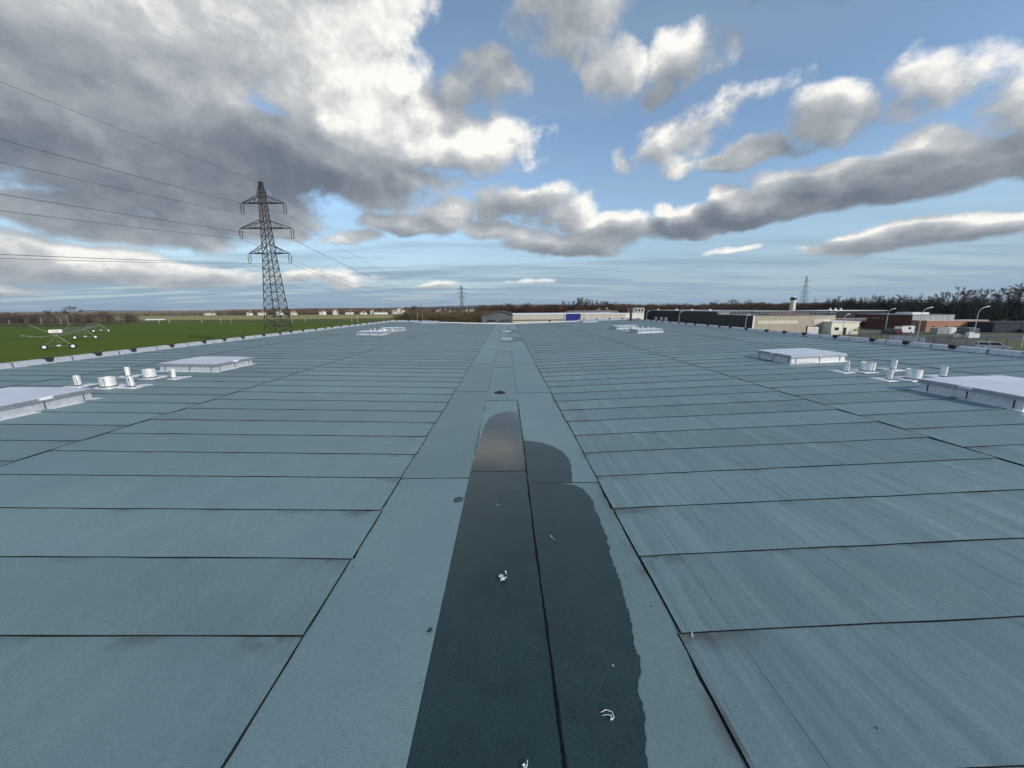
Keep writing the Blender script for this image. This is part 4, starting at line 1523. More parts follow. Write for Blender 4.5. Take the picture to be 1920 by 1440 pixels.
for i in range(23):
    x = -12.9 + 25.7 * i / 22
    MB().bar((x, .15, 5.94), (x, .15, 7.15), .05).build('upright', 'lamp_grey', rl)
for i in range(1, 15):
    y = .15 + 20.6 * i / 14
    MB().bar((-12.9, y, 5.94), (-12.9, y + .9, 7.15), .07).build('upright', 'white_paint', rl)
MB().box(-4, 9, 6, 14, 5.94, 6.5).build('roof_duct', 'roof_tile', b)

# sign board before the tan hall
t = thing('sign_board', (94.8, 118.4, G), 'white sign board on two black posts before the tan hall', 'sign')
MB().box(-1.7, 1.7, -.05, .05, .35, 2.3).build('board', 'white_paint', t)
for x in (-1.95, 1.95):
    MB().box(x - .16, x + .16, -.12, .12, 0, 2.7).build('post', 'black_rubber', t)
m = MB()
r_ = random.Random(2)
for z in (1.75, 1.2, .7):
    x = -1.4
    while x < 1.25:
        w_ = r_.uniform(.12, .4)
        m.box(x, min(x + w_, 1.4), -.056, -.051, z - .12, z + .14)
        x += w_ + .1
m.build('lettering', 'faded_print', t)

# cream annex
b = thing('cream_annex', (103.8, 117.6, G), 'small cream-white annex with dark window and door', 'building')
block(b, -4.0, 4.6, 0, 8, 0, 3.75, 'render_cream')
roof_slab(b, -4.0, 4.6, 0, 8, 3.75, 'white_paint', .2)
windows(b, [(-3.0, -1.6, 1.25, 2.3)], 0)
d_ = MB().box(-.2, .75, -.05, .02, 0, 2.15).build('door', 'window_dark', b)
MB().box(.55, .65, -.09, -.05, .95, 1.1).build('handle', 'lamp_grey', d_)
MB().box(3.2, 3.7, -.05, .02, 1.2, 1.6).build('vent', 'window_dark', b)
rl = link('guard_rail', None, b)
m = MB()
for z in (4.4, 4.85):
    m.bar((-3.9, .1, z), (6.4, .1, z), .055)
m.build('rail', 'white_paint', rl)
for i in range(11):
    MB().bar((-3.9 + i * 1.03, .1, 3.98), (-3.9 + i * 1.03, .1, 4.85), .045).build('upright', 'lamp_grey', rl)

b = thing('charcoal_shed', (160, 175, G), 'dark charcoal hall behind the cream annex with pale roof edge', 'building')
block(b, -13, 13, 0, 26, 0, 6.3, 'clad_charcoal')
roof_slab(b, -13, 13, 0, 26, 6.3, 'white_paint', .15, .18)
for i in range(13):
    MB().box(-13 + 2 * i + .03, -11 + 2 * i - .03, -.06, .01, .3, 6.2).build('cladding_panel', 'clad_charcoal', b)
for x in (-10, -7.5, -5):
    MB().lathe([(.5, 0), (.5, .6), (.25, 1.1)], 8, (x, 4, 6.48)).build('roof_vent', 'white_paint', b)

# brick works
b = thing('brick_hall', (139.6, 132, G), 'red brick hall with shade painted into its walls, grey-clad upper end wall', 'building')
block(b, 0, 15, 0, 22, 0, 5.3, 'brick_shaded')
roof_slab(b, 0, 15, 0, 22, 5.3, 'roof_grey', .1, .18)
for i in range(7):
    MB().box(.05 + i * 2.1, 2.05 + i * 2.1, -.1, .01, 3.45, 5.25).build('cladding_panel', 'clad_grey', b)
MB().box(3, 9, 3, 9, 5.48, 6.2).build('roof_box', 'white_paint', b)
MB().box(-.05, .01, 17.5, 18.8, 0, 2.2).build('door', 'window_dark', b)
m = MB()
r_ = random.Random(6)
y = 10.0
while y < 20:
    w_ = r_.uniform(.3, .7)
    m.box(-.04, -.005, y, y + w_, 3.7, 4.25)
    y += w_ + (.25 if r_.random() < .8 else .9)
m.build('lettering', 'brick', b)
rb = link('roof_frame', None, b)
for x, y in ((1, 4), (1, 6), (2.6, 4), (2.6, 6)):
    MB().bar((x, y, 5.48), (x, y, 6.6), .06).build('upright', 'lamp_grey', rb)
b = thing('brick_wing', (139.6, 127, G), 'low sunlit orange brick wing with small square windows', 'building')
block(b, 0, 20.8, 0, 4.9, 0, 3.55, 'brick')
roof_slab(b, 0, 20.8, 0, 4.85, 3.55, 'lamp_grey', .08, .14)
windows(b, [(x, x + .9, 1.35, 2.15) for x in (2.2, 6.4, 9.8, 14.2, 17.4)], 0)
MB().box(19.3, 20.4, -.05, .02, 0, 2.2).build('door', 'window_dark', b)
b = thing('navy_shed', (163.5, 120, G), 'low dark navy shed below the firs at the right edge', 'building')
block(b, -10, 16, 0, 10, 0, 3.0, 'clad_navy')
roof_slab(b, -10, 16, 0, 10, 3.0, 'clad_charcoal', .2)
for i in range(6):
    MB().box(-9.6 + i * 4.3, -5.7 + i * 4.3, -.06, .01, .2, 2.8).build('cladding_panel', 'clad_navy', b)

# beige tower with a dark cap
t = thing('water_tower', (186.2, 252, G), 'slim pale tower with dark cap above the brown woods', 'tower')
MB().lathe([(1.7, 0), (1.6, 8), (1.5, 12.3)], 18, caps=False).build('shaft', 'render_cream', t, True)
MB().lathe([(1.5, 12.3), (1.75, 12.5), (1.8, 13.8), (1.6, 14.0)], 18).build('tank', 'roof_slate_tile', t, True)
MB().lathe([(1.6, 14.0), (1.1, 14.5), (.2, 14.8)], 18).build('dome', 'white_paint', t, True)

# village on the left skyline


def house(x, y, w, d, h, rh, label, roof='roof_tile', wall='render_white', rz=0.0, gable=True):
    b = thing('house', (x, y, G), label, 'house', 'white village houses on the skyline', rz)
    m = MB()
    if gable:     # gable towards the viewer
        m.prism([(-w / 2, 0), (w / 2, 0), (w / 2, h), (0, h + rh), (-w / 2, h)], 0, d)
        m.build('wall', wall, b)
        m = MB()
        for s_ in (-1, 1):
            e = (w / 2 + .4) * s_
            ze = h - .4 * rh / (w / 2)
            vs_ = [(e, -.35, ze), (0, -.35, h + rh), (0, d + .35, h + rh), (e, d + .35, ze)]
            m.add(vs_ + [(a, q, c + .25) for a, q, c in vs_], [(3, 2, 1, 0), (4, 5, 6, 7), (0, 1, 5, 4), (1, 2, 6, 5), (2, 3, 7, 6), (3, 0, 4, 7)])
        rf = m.build('roof', roof, b)
    else:
        block(b, -w / 2, w / 2, 0, d, 0, h, wall)
        m = MB()
        m.add([(-w / 2 - .4, -.4, h - .05), (w / 2 + .4, -.4, h - .05), (w / 2 + .4, d + .4, h - .05), (-w / 2 - .4, d + .4, h - .05), (-w / 2 - .4, d / 2, h + rh), (w / 2 + .4, d / 2, h + rh)],
              [(3, 2, 1, 0), (0, 1, 5, 4), (2, 3, 4, 5), (0, 4, 3), (1, 2, 5)])
        rf = m.build('roof', roof, b)
    MB().box(w * .2, w * .2 + .8, d * .4, d * .4 + .8, h, h + rh + 1.0).build('chimney', 'render_white', rf)
    n = max(2, int(w / 4))
    windows(b, [(-w / 2 + w * (i + .5) / n - .7, -w / 2 + w * (i + .5) / n + .7, 2.4, 4.0) for i in range(n)], 0)
    if h > 5:
        windows(b, [(-w / 2 + w * (i + .5) / n - .7, -w / 2 + w * (i + .5) / n + .7, 5.0, 6.3) for i in range(n)], 0)


HS = [(-520, 690, 22, 10, 5, 2.0, 'long pale farm shed left of the big pylon', False), (-418, 640, 9, 9, 4.5, 2.5, 'first white house left of the big pylon legs', True),
      (-398, 640, 14, 10, 5.5, 2.5, 'white house seen through the left pylon legs', False), (-372, 645, 10, 9, 5, 3, 'white house seen between the pylon legs', True),
      (-352, 650, 9, 9, 4.5, 2.6, 'small white house at the right pylon leg', True), (-300, 640, 11, 9, 6, 2, 'white flat-faced house right of the pylon', False),
      (-282, 650, 10, 9, 6.5, 3, 'taller white house right of the pylon', True), (-262, 655, 16, 10, 4.5, 3, 'wide low house right of the pylon', False),
      (-234, 640, 13, 10, 3.5, 2.5, 'white bungalow left of the long white barn', True), (-222, 650, 8, 8, 6.0, 2.5, 'slim white house behind the long barn', True),
      (-206, 645, 30, 9, 4.0, 2.0, 'long low white barn in the village middle', False), (-188, 655, 10, 9, 5.5, 3.2, 'gabled house at the right end of the long barn', True),
      (-168, 660, 16, 9, 4.6, 2.5, 'pinkish low house left of the tall white one', False), (-187 + 35, 560, 9.5, 9, 7.2, 3.6, 'tallest white house standing alone on the village skyline', True),
      (-97, 560, 12, 9, 4.6, 4.0, 'white gabled house, left of a pair near the thicket', True), (-91, 566, 12, 9, 4.8, 3.4, 'dark-roofed wing joining the pair of houses', False),
      (-81, 560, 9, 9, 5.6, 2.2, 'white house, right of the pair near the thicket', False), (-66, 600, 6, 8, 4.6, 3.0, 'first of four small gables beside the thicket', True),
      (-60.5, 600, 6, 8, 5.0, 3.2, 'second of four small gables beside the thicket', True), (-55.5, 600, 6, 8, 4.6, 3.0, 'third of four small gables beside the thicket', True),
      (-48.5, 560, 9, 8, 5.2, 3.6, 'fourth and largest small gable beside the thicket', True)]
for i, (x, y, w, d, h, rh, lb, gb) in enumerate(HS):
    q = .92 if 'tallest' in lb else rnd.uniform(.62, .82)
    w, d, h, rh = w * q, d * q, h * (q * .5 + .5), rh * q
    house(x, y, w, d, h, rh, lb, 'roof_tile' if i % 3 else 'roof_slate_tile', 'render_white' if i % 4 else 'render_cream', rnd.uniform(-.25, .25), gb)
# plastic tunnel
t = thing('grow_tunnel', (-333, 375, G), 'long white plastic tunnel lying across the left fields', 'tunnel')
m = MB()
n = 8
pf = [(math.cos(math.pi * i / n) * 1.6, math.sin(math.pi * i / n) * 1.0) for i in range(n + 1)]
m.add([(-8, a, c) for a, c in pf] + [(8, a, c) for a, c in pf], [(i, i + 1, n + 2 + i, n + 1 + i) for i in range(n)] + [tuple(range(n + 1)), tuple(range(2 * n + 1, n, -1))])
m.build('cover', 'white_paint', t)
for i in range(6):
    x = -8 + 16 * i / 5
    MB().tube([(x, a * 1.01, c * 1.02) for a, c in pf], .05, 4).build('hoop', 'galvanised', t)


# ------------------------------------------------------------------ vehicles
def car(x, y, rz, paint, label, L=4.5, Wd=1.78, H=1.5, estate=True, van=False):
    c = thing('parked_car', (x, y, G + .06), label, 'car' if not van else 'van', 'vehicles parked on the estate', rz)
    hl = L / 2
    if van:
        low = [(-hl, .35), (hl, .35), (hl, .75), (hl - .25, 1.05), (hl - .95, 1.25), (hl - 1.6, H), (-hl, H)]
        MB().prism(low, -Wd / 2, Wd / 2).build('body', paint, c)
        for s_ in (-1, 1):
            m = MB().add([(hl - 1.0, s_ * (Wd / 2 + .012), 1.3), (hl - 1.58, s_ * (Wd / 2 + .012), H - .12), (hl - 2.3, s_ * (Wd / 2 + .012), H - .12), (hl - 2.3, s_ * (Wd / 2 + .012), 1.25)], [(0, 1, 2, 3) if s_ < 0 else (3, 2, 1, 0)])
            m.build('side_window', 'window_dark', c)
        MB().add([(hl - .93, -Wd * .45, 1.28), (hl - .93, Wd * .45, 1.28), (hl - 1.55, Wd * .43, H - .06), (hl - 1.55, -Wd * .43, H - .06)], [(0, 1, 2, 3)]).build('windscreen', 'window_dark', c)
    else:
        tail = -hl + (.25 if estate else .75)
        bm_ = MB()
        prof = [(-hl, .32), (hl, .32), (hl + .02, .55), (hl - .1, .70), (hl - .95, .90), (-hl + .02, .95), (-hl - .02, .6)]
        bm_.prism(prof, -Wd / 2, Wd / 2)
        bm_.build('body', paint, c)
        # greenhouse tapering to the roof
        z0, z1 = .90, H
        f0, f1, r0, r1 = hl - .95, hl - 1.75, -hl + .06, tail + .15
        w0, w1 = Wd / 2 - .02, Wd / 2 - .2
        m = MB().add([(f0, -w0, z0), (f0, w0, z0), (r0, w0, z0), (r0, -w0, z0), (f1, -w1, z1 - .05), (f1, w1, z1 - .05), (r1, w1, z1 - .05), (r1, -w1, z1 - .05)],
                     [(0, 1, 5, 4), (1, 2, 6, 5), (2, 3, 7, 6), (3, 0, 4, 7)])
        m.build('windows', 'window_dark', c)
        m = MB()
        m.add([(f1 + .06, -w1 - .02, z1 - .05), (f1 + .06, w1 + .02, z1 - .05), (r1 - .06, w1 + .02, z1 - .05), (r1 - .06, -w1 - .02, z1 - .05),
               (f1 - .2, -w1 + .1, z1), (f1 - .2, w1 - .1, z1), (r1 + .15, w1 - .1, z1), (r1 + .15, -w1 + .1, z1)],
              [(4, 5, 6, 7), (0, 1, 5, 4), (1, 2, 6, 5), (2, 3, 7, 6), (3, 0, 4, 7)])
        for s_ in (-1, 1):
            for (xa, xb) in ((f0, f1), ((f0 + r0) / 2, (f1 + r1) / 2 - .05), (r0, r1)):
                m.bar((xa, s_ * w0, z0), (xb, s_ * w1, z1 - .03), .05, .045)
        m.build('roof', paint, c)
        for s_ in (-1, 1):
            MB().box(hl - .12, hl + .03, s_ * Wd * .36 - .2, s_ * Wd * .36 + .2, .56, .70).build('headlight', 'lamp_glass', c)
            MB().box(-hl - .03, -hl + .06, s_ * Wd * .4 - .12, s_ * Wd * .4 + .12, .62, .88).build('tail_light', 'lamp_red', c)
            MB().box(f0 - .35, f0 - .15, s_ * (Wd / 2 + .1) - .09, s_ * (Wd / 2 + .1) + .09, .92, 1.06).build('mirror', paint, c)
    for sx in (-hl + .8, hl - .85):
        for s_ in (-1, 1):
            wl = link('wheel', None, c, (sx, s_ * (Wd / 2 - .06), .31))
            wl.rotation_euler = (math.pi / 2, 0, 0)
            MB().lathe([(.20, -.1), (.29, -.11), (.31, -.06), (.31, .06), (.29, .11), (.20, .1)], 14, caps=False).build('tyre', 'tyre', wl)
            MB().lathe([(.21, -.105), (.05, -.09), (.05, .09), (.21, .105)], 12).build('rim', 'rim', wl)


car(95.9, 74.6, R(-30), 'car_silver', 'silver estate car driving past beyond the right parapet', 4.7)
car(118.8, 118.6, R(70), 'car_black', 'black car parked leftmost before the dark brick wall')
car(121.0, 119.0, R(75), 'car_red', 'dark red car parked second from left before the brick wall', 4.2)
car(124.6, 119.6, R(15), 'car_white', 'white van parked before the dark brick wall', 5.2, 1.95, 2.2, van=True)
car(145.6, 121.5, R(20), 'car_grey', 'grey car parked before the orange wing, left of the lamp')
car(149.6, 122.2, R(20), 'car_white', 'white car parked before the orange wing', 4.2, 1.75, 1.48)
car(157.5, 124.0, R(18), 'car_silver', 'silver car parked before the door of the orange wing', 4.5)
car(163.5, 118.4, R(18), 'car_grey', 'grey car parked at the navy shed')


def container(x, y, w, h, d, mat, label, cat='container'):
    t = thing('storage_box', (x, y, G), label, cat, 'boxes and bins on the estate')
    MB().box(-w / 2, w / 2, 0, d, .12, h).build('shell', mat, t)
    m = MB()
    n = max(3, int(w / .45))
    for i in range(n + 1):
        xx = -w / 2 + w * i / n
        m.box(xx - .05, xx + .05, -.04, .002, .15, h - .05)
    m.build('ribs', mat, t)
    for s_ in (-1, 1):
        MB().box(s_ * w * .42 - .12, s_ * w * .42 + .12, .1, d - .1, 0, .12).build('foot', 'lamp_grey', t)


container(131.4, 114.6, 3.2, 1.9, 2.2, 'clad_grey', 'grey storage container before the orange wing')
container(134.4, 114.6, 2.0, 2.0, 2.2, 'white_paint', 'white storage container right of the grey one')
container(127.6, 120.2, 2.0, 2.3, 2.2, 'white_paint', 'white box beside the parked white van')
container(138.6, 112.6, 3.0, 1.9, 2.2, 'clad_slate', 'slate-grey container under the right-hand lamp')
container(121.0, 101.4, .9, 1.0, .9, 'render_cream', 'small cream bin, leftmost of three on the verge', 'bin')
container(122.3, 99.8, 1.1, 1.6, .9, 'white_paint', 'tall white bin, middle of three on the verge', 'bin')
container(124.8, 100.6, 1.4, 1.2, .9, 'white_paint', 'low white bin, rightmost of three on the verge', 'bin')

# white hoarding and wire fence along the plot
t = thing('hoarding', (97.0, 92.0, G), 'low white hoarding panels on the grass beyond the parapet', 'hoarding')
dirh = Vector((1.2, -4.5, 0)).normalized()
for i in range(4):
    a, b_ = dirh * (i * 1.7 - 3.4), dirh * (i * 1.7 - 1.75)
    nrm = Vector((-dirh.y, dirh.x, 0)) * .04
    m = MB().add([a - nrm, b_ - nrm, b_ + nrm, a + nrm, *[q + Vector((0, 0, 1.35)) for q in (a - nrm, b_ - nrm, b_ + nrm, a + nrm)]],
                 [(3, 2, 1, 0), (4, 5, 6, 7), (0, 1, 5, 4), (1, 2, 6, 5), (2, 3, 7, 6), (3, 0, 4, 7)])
    m.build('board', 'white_paint', t)
t = thing('wire_fence', (93.5, 82, G), 'dark wire mesh fence with posts beyond the right parapet', 'fence')
pts = [Vector((-3.5, 24, 0)), Vector((0, 10, 0)), Vector((3.4, 1, 0)), Vector((7.5, -9, 0)), Vector((11, -19, 0))]
wires = MB()
for A, B in zip(pts[:-1], pts[1:]):
    n = max(2, int((B - A).length / 2.4))
    for i in range(n):
        p_ = A.lerp(B, i / n)
        MB().bar(p_, p_ + Vector((0, 0, 2.0)), .05, None, 4).build('post', 'black_rubber', t)
    for j in range(8):
        wires.bar(A + Vector((0, 0, .15 + .25 * j)), B + Vector((0, 0, .15 + .25 * j)), .012, None, 3)
    for i in range(n * 6):
        p_ = A.lerp(B, i / (n * 6))
        wires.bar(p_ + Vector((0, 0, .1)), p_ + Vector((0, 0, 1.95)), .010, None, 3)
tag(wires.build('mesh', 'black_rubber', t), kind='stuff')


# ------------------------------------------------------------------ trees
def bare_tree(seed, h, spread=.38, twigs=6, levels=4):
    """winter tree: tapered trunk and limbs in one mesh, fine twigs in another"""
    r_ = random.Random(seed)
    wood, fine = MB(), MB()
    def grow(p_, d, ln, rad, lv):
        n = 3 if lv == 0 else 2
        q = p_
        for i in range(n):
            d = (d + Vector((r_.gauss(0, .10), r_.gauss(0, .10), .04))).normalized()
            e = q + d * (ln / n)
            wood.bar(q, e, rad * (1 - .28 * i / n), rad * (1 - .28 * (i + 1) / n), 5 if lv == 0 else 3, 0, False)
            if lv >= 1:
                for _ in range(twigs):
                    tw(q.lerp(e, r_.random()), d, ln * .55)
            q = e
        if lv < levels:
            for _ in range(r_.choice((2, 3, 3)) if lv else 4):
                a = r_.uniform(0, 2 * math.pi)
                o_ = d.orthogonal().normalized()
                o_.rotate(Matrix.Rotation(a, 3, d))
                nd = (d + o_ * r_.uniform(.5, 1.15) * (spread / .38) + Vector((0, 0, .12))).normalized()
                s0 = q if r_.random() < .6 else p_.lerp(q, r_.uniform(.55, .95))
                grow(s0, nd, ln * r_.uniform(.60, .80), rad * .58, lv + 1)
        else:
            for _ in range(twigs * 2):
                tw(q, d, ln * .8)
    def tw(p_, d, ln):
        nd = (d + Vector((r_.gauss(0, .6), r_.gauss(0, .6), r_.gauss(.15, .45)))).normalized()
        e = p_ + nd * ln * r_.uniform(.5, 1.2)
        o_ = nd.orthogonal().normalized()
        o_.rotate(Matrix.Rotation(r_.uniform(0, 6.28), 3, nd))
        w_ = .019 * h / 8
        fine.add([p_ - o_ * w_, p_ + o_ * w_, e], [(0, 1, 2)])
    grow(Vector((0, 0, 0)), Vector((0, 0, 1)), h * .36, h * .020, 0)
    k_ = h / max(v_[2] for v_ in fine.v)
    for m_ in (wood, fine):
        m_.v = [(a * k_, b_ * k_, c * k_) for a, b_, c in m_.v]
    return wood, fine


def conifer(seed, h, width=.22, bare=.18):
    """fir / pine: trunk and drooping, gappy whorls of needle sprays"""
    r_ = random.Random(seed)
    wood, fine = MB(), MB()
    wood.bar((0, 0, 0), (0, 0, h * .97), h * .016, h * .003, 6, 0, False)
    z = h * bare
    while z < h * .985:
        q = (z / h - bare) / (1 - bare)
        R_ = h * width * (1 - q) ** .8 * r_.uniform(.65, 1.15) + h * .012
        for _ in range(r_.choice((3, 4, 5))):
            a = r_.uniform(0, 6.28)
            dv = Vector((math.cos(a), math.sin(a), r_.uniform(-.25, .25)))
            ln = R_ * r_.uniform(.6, 1.15)
            tip = Vector((0, 0, z)) + dv * ln
            wood.bar((0, 0, z), tip, h * .0035, h * .001, 3, 0, False)
            sd_ = Vector((-dv.y, dv.x, 0)).normalized()
            for k_ in range(11):
                t_ = r_.uniform(.2, 1.05)
                c = Vector((0, 0, z)) + dv * ln * t_
                s_ = ln * r_.uniform(.10, .26)
                u_ = (sd_ * r_.uniform(-1, 1) + dv * r_.uniform(-.3, .9) + Vector((0, 0, r_.uniform(-.5, .35)))).normalized()
                v_ = u_.cross(Vector((r_.gauss(0, 1), r_.gauss(0, 1), r_.gauss(0, 1)))).normalized()
                fine.add([c - u_ * s_ * .4, c + v_ * s_ * .38, c + u_ * s_, c - v_ * s_ * .38], [(0, 1, 2, 3)])
        z += h * r_.uniform(.022, .04)
    return wood, fine


def mesh_pair(pair, twig):
    return pair[0].mesh('trunk', 'bark'), pair[1].mesh('crown', twig)


bares = [bare_tree(s_, 10, sp, 9, 4) for s_, sp in ((1, .36), (2, .42), (3, .33), (4, .45))]
firs = [conifer(s_, 10, wd, br) for s_, wd, br in ((11, .20, .12), (12, .24, .18), (13, .17, .22))]
pines = [conifer(s_, 10, wd, br) for s_, wd, br in ((21, .26, .45), (22, .30, .40))]
BM = {'grey': [mesh_pair(p_, 'twig_grey') for p_ in bares], 'rust': [mesh_pair(p_, 'twig_rust') for p_ in bares], 'olive': [mesh_pair(p_, 'twig_olive') for p_ in bares]}
FM = [mesh_pair(p_, 'needle_dark') for p_ in firs]
PM_ = [mesh_pair(p_, 'needle_dark') for p_ in pines]


def tree(name, x, y, h, pair, label, group, wide=1.0):
    h *= 1.0 + .12 * max(0.0, min(1.0, (x - 230) / 80))
    t = thing(name, (x, y, G), label, 'tree', group, rnd.uniform(0, 6.28))
    s_ = h / 10
    for nm, me in (('trunk', pair[0]), ('crown', pair[1])):
        o = link(nm, me, t)
        o.scale = (s_ * wide, s_ * wide, s_)
    return t


# skyline trees that stand out one by one, left to right
GT = 'bare trees on the skyline'
for i, (x, y, h, v_, lb, wd) in enumerate((
        (-388, 312, 9.6, 'grey', 'bare tree over the dark hedge at the left edge', 1.1), (-355, 312, 11.0, 'grey', 'wider bare tree over the dark hedge', 1.3), (-341, 312, 13.4, 'grey', 'tallest bare tree over the dark hedge on the left', 1.4),
        (-318, 312, 9.6, 'rust', 'rusty bare tree at the right end of the dark hedge', 1.3),
        (-50, 215, 11.6, 'grey', 'bare tree at the left end of the brown thicket', 1.0), (-6, 235, 11.8, 'grey', 'slim bare tree left above the grey shed', .9), (1, 235, 12.4, 'grey', 'slim bare tree above the grey shed gable', .9),
        (12, 235, 12.6, 'grey', 'bare tree behind the beige hall, left of the tall pair', 1.0), (24, 235, 12.0, 'rust', 'rusty bare tree behind the beige hall', 1.0),
        (37, 235, 15.0, 'grey', 'tall bare tree behind the blue panel', 1.1), (45, 235, 15.6, 'grey', 'tallest bare tree behind the beige hall', 1.0), (51, 235, 14.6, 'grey', 'thin bare tree right of the tallest one', .9),
        (59.5, 235, 14.0, 'grey', 'broad bare tree above the right end of the beige hall', 1.2),
        (148, 272, 13.5, 'grey', 'bare tree above the charcoal hall, left of a cluster', 1.2), (158, 272, 14.2, 'grey', 'bare tree above the charcoal hall, centre of a cluster', 1.3), (168, 272, 13.6, 'rust', 'bare tree above the charcoal hall, right of a cluster', 1.2),
        (198, 230, 12.8, 'grey', 'bare tree just right of the slender far pylon', 1.0), (205, 230, 15.0, 'grey', 'wispy bare tree above the dark charcoal hall, left', 1.0), (219, 230, 15.4, 'grey', 'pale-stemmed bare tree above the dark charcoal hall', 1.0),
        (231, 225, 15.4, 'grey', 'rounded bare tree left of the small fir', 1.1), (246, 225, 13.8, 'grey', 'low bare tree right of the small fir', 1.0),
        (257, 222, 18.6, 'grey', 'big bare tree midway along the right-hand wood', 1.2), (273, 222, 17.6, 'grey', 'bare tree right of the big one in the right wood', .9), (285, 218, 16.6, 'grey', 'leaning bare tree before the tall firs', 1.0),
        (293, 215, 19.4, 'grey', 'spreading bare tree, tallest over the orange wing', 1.3), (312, 212, 18.6, 'grey', 'bare tree left of the last dark firs', 1.2))):
    tree('bare_tree', x, y, h, BM[v_][i % 4], lb, GT, wd)
GF = 'dark conifers of the right-hand wood'
for i, (x, y, h, src, lb) in enumerate(((225, 228, 14.2, PM_, 'small dark pine between bare crowns'), (240, 224, 15.6, FM, 'pointed dark fir standing out above the brick hall'),
                                        (279, 219, 16.0, FM, 'dark fir behind the right-hand street lamp'), (302, 213, 17.2, FM, 'dark fir over the right end of the orange wing'),
                                        (322, 211, 20.5, FM, 'tall dark fir second from the right edge'), (330, 208, 21.8, FM, 'tallest dark fir at the right picture edge'), (338, 206, 20.0, PM_, 'dark pine at the very right edge'),
                                        (266, 220, 14.6, PM_, 'dark pine in the middle of the right wood'))):
    tree('conifer', x, y, h, src[i % len(src)], lb, GF, 1.15)


def mass(name, protos, spots, mat, kind_mats, seed):
    """a wood that reads as one mass: merged copies of the tree meshes"""
    r_ = random.Random(seed)
    V, F, MI = [], [], []
    for (x, y, h, w_) in spots:
        wd, fn = protos[r_.randrange(len(protos))]
        a = r_.uniform(0, 6.28)
        ca, sa = math.cos(a), math.sin(a)
        s_ = h / 10
        for mi_, part in ((0, wd), (1, fn)):
            o = len(V)
            V += [(x + (p_[0] * ca - p_[1] * sa) * s_ * w_, y + (p_[0] * sa + p_[1] * ca) * s_ * w_, G + p_[2] * s_) for p_ in part.v]
            F += [tuple(i + o for i in f) for f in part.f]
            MI += [mi_] * len(part.f)
    m = MB()
    m.v, m.f, m.mi = V, F, MI
    o = m.build(name, ['bark', mat])
    return o


def bush(seed, n=300):
    """leafless thicket clump: several stems from the ground and a dense, uneven cloud of twigs"""
    r_ = random.Random(seed)
    wood, fine = MB(), MB()
    lobes = []
    for _ in range(7):
        a = r_.uniform(0, 6.28)
        q = r_.uniform(0, 2.2)
        lobes.append((Vector((q * math.cos(a), q * math.sin(a), r_.uniform(3, 8))), r_.uniform(1.3, 2.4)))
        wood.bar((q * .3 * math.cos(a), q * .3 * math.sin(a), 0), lobes[-1][0], .12, .03, 3, 0, False)
    for i in range(n):
        c, rr = lobes[r_.randrange(7)]
        d = Vector((r_.gauss(0, 1), r_.gauss(0, 1), r_.gauss(0, 1))).normalized() * rr * r_.random() ** .4
        p_ = c + d
        if i % 4 == 0:
            p_.z *= r_.random()
        nd = (d * .6 + Vector((r_.gauss(0, .6), r_.gauss(0, .6), r_.uniform(.3, 1.2)))).normalized()
        o_ = nd.orthogonal().normalized()
        o_.rotate(Matrix.Rotation(r_.uniform(0, 6.28), 3, nd))
        e = p_ + nd * r_.uniform(.7, 1.9)
        w_ = r_.uniform(.03, .09)
        fine.add([p_ - o_ * w_, p_ + o_ * w_, e], [(0, 1, 2)])
    k_ = 10 / max(v_[2] for v_ in fine.v)
    for m_ in (wood, fine):
        m_.v = [(a * k_, b_ * k_, c * k_) for a, b_, c in m_.v]
    return wood, fine


bushes = [bush(s_) for s_ in (51, 52, 53, 54, 55)]
cheap = [bare_tree(s_, 10, sp, 9, 2) for s_, sp in ((31, .45), (32, .5), (33, .4))]
cheap_fir = []
for s_ in (41, 42):
    wd, fn = conifer(s_, 10, .26, .05)
    cheap_fir.append((wd, fn))


def spots(n, x0, x1, y0, y1, h0, h1, w0, w1, seed, fx=None):
    r_ = random.Random(seed)
    out_ = []
    for i in range(n):
        x = x0 + (x1 - x0) * (i + r_.random()) / n
        y = r_.uniform(y0, y1)
        h = r_.uniform(h0, h1) * (fx(x) if fx else 1)
        out_.append((x, y, h, r_.uniform(w0, w1)))
    return out_


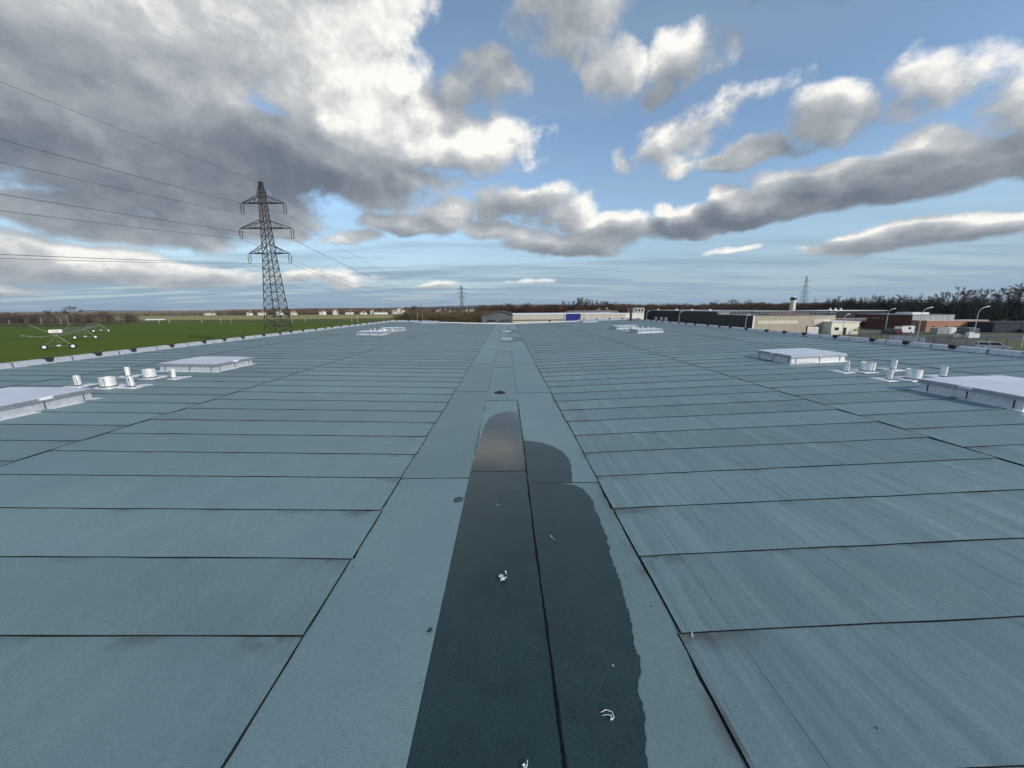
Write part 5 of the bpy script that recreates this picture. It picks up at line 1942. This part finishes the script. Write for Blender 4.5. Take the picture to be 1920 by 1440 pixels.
mixed = bushes * 2 + cheap
tag(mass('hedge', bushes, spots(110, -430, -290, 298, 318, 5.0, 8.2, 1.1, 1.8, 1), 'twig_grey', 0, 1), 'dark leafless hedge row at the left field edge', 'hedge', kind='stuff')
tag(mass('scrub_wood', bushes, spots(330, -480, -130, 650, 760, 8, 11.5, 1.5, 2.6, 2), 'twig_sunny', 0, 2), 'distant rust-brown scrub behind the left fields', 'wood', kind='stuff')
tag(mass('scrub_wood', bushes, spots(300, -1050, -480, 650, 790, 6.5, 10, 1.6, 2.8, 22), 'twig_pale', 0, 22), 'pale brown scrub far behind the irrigation boom', 'wood', kind='stuff')
tag(mass('village_trees', mixed, spots(230, -420, -10, 690, 800, 9, 12.5, 1.4, 2.4, 3), 'twig_grey', 0, 3), 'grey leafless trees behind the village houses', 'wood', kind='stuff')
tag(mass('thicket', bushes, spots(260, -53, 0, 180, 232, 5.6, 8.8, .9, 1.6, 4), 'twig_olive', 0, 4), 'olive-brown thicket below the far pylon', 'wood', kind='stuff')
tag(mass('brown_wood', mixed, spots(340, -16, 76, 228, 262, 8.6, 12.2, .9, 1.5, 5), 'twig_rust', 0, 5), 'rust-brown winter wood behind the beige hall', 'wood', kind='stuff')
tag(mass('brown_wood', mixed, spots(420, 74, 235, 262, 305, 9.2, 12.6, 1.0, 1.8, 6), 'twig_rust', 0, 6), 'dark brown winter wood behind the charcoal and tan halls', 'wood', kind='stuff')
tag(mass('conifer_wood', cheap_fir, spots(250, 196, 360, 214, 262, 10.5, 14.5, 1.2, 1.8, 7), 'needle_dark', 0, 7), 'black-green conifer wood filling the right background', 'wood', kind='stuff')
tag(mass('conifer_wood', cheap_fir, spots(80, 176, 330, 136, 196, 7.0, 11.5, 1.0, 1.6, 9), 'needle_dark', 0, 9), 'dark conifer edge behind the brick wing and navy shed', 'wood', kind='stuff')
# yellow shrub at the annex
t = thing('shrub', (107.3, 116.4, G), 'yellowish leafless shrub before the cream annex', 'shrub')
for nm, me in (('stem', BM['olive'][2][0]),):
    o = link(nm, me, t)
    o.scale = (.3, .3, .26)
o = link('twigs', bares[2][1].mesh('twigs', 'leaf_yellow'), t)
o.scale = (.3, .3, .26)

# ------------------------------------------------------------------ air
hm = bpy.data.materials.new('haze_air')
hm.use_nodes = True
ht = hm.node_tree
for n in list(ht.nodes):
    ht.nodes.remove(n)
hv = ht.nodes.new('ShaderNodeVolumePrincipled')
hv.inputs['Color'].default_value = rgb(.72, .84, 1.0)
hv.inputs['Density'].default_value = .00006
hv.inputs['Anisotropy'].default_value = .2
ho = ht.nodes.new('ShaderNodeOutputMaterial')
ht.links.new(hv.outputs[0], ho.inputs['Volume'])
MATS['haze_air'] = hm
hz = MB().box(-9100, 9100, -3100, 12100, G - 1, 110).build('haze', 'haze_air')
tag(hz, 'thin pale air over the plain', 'haze', kind='stuff')
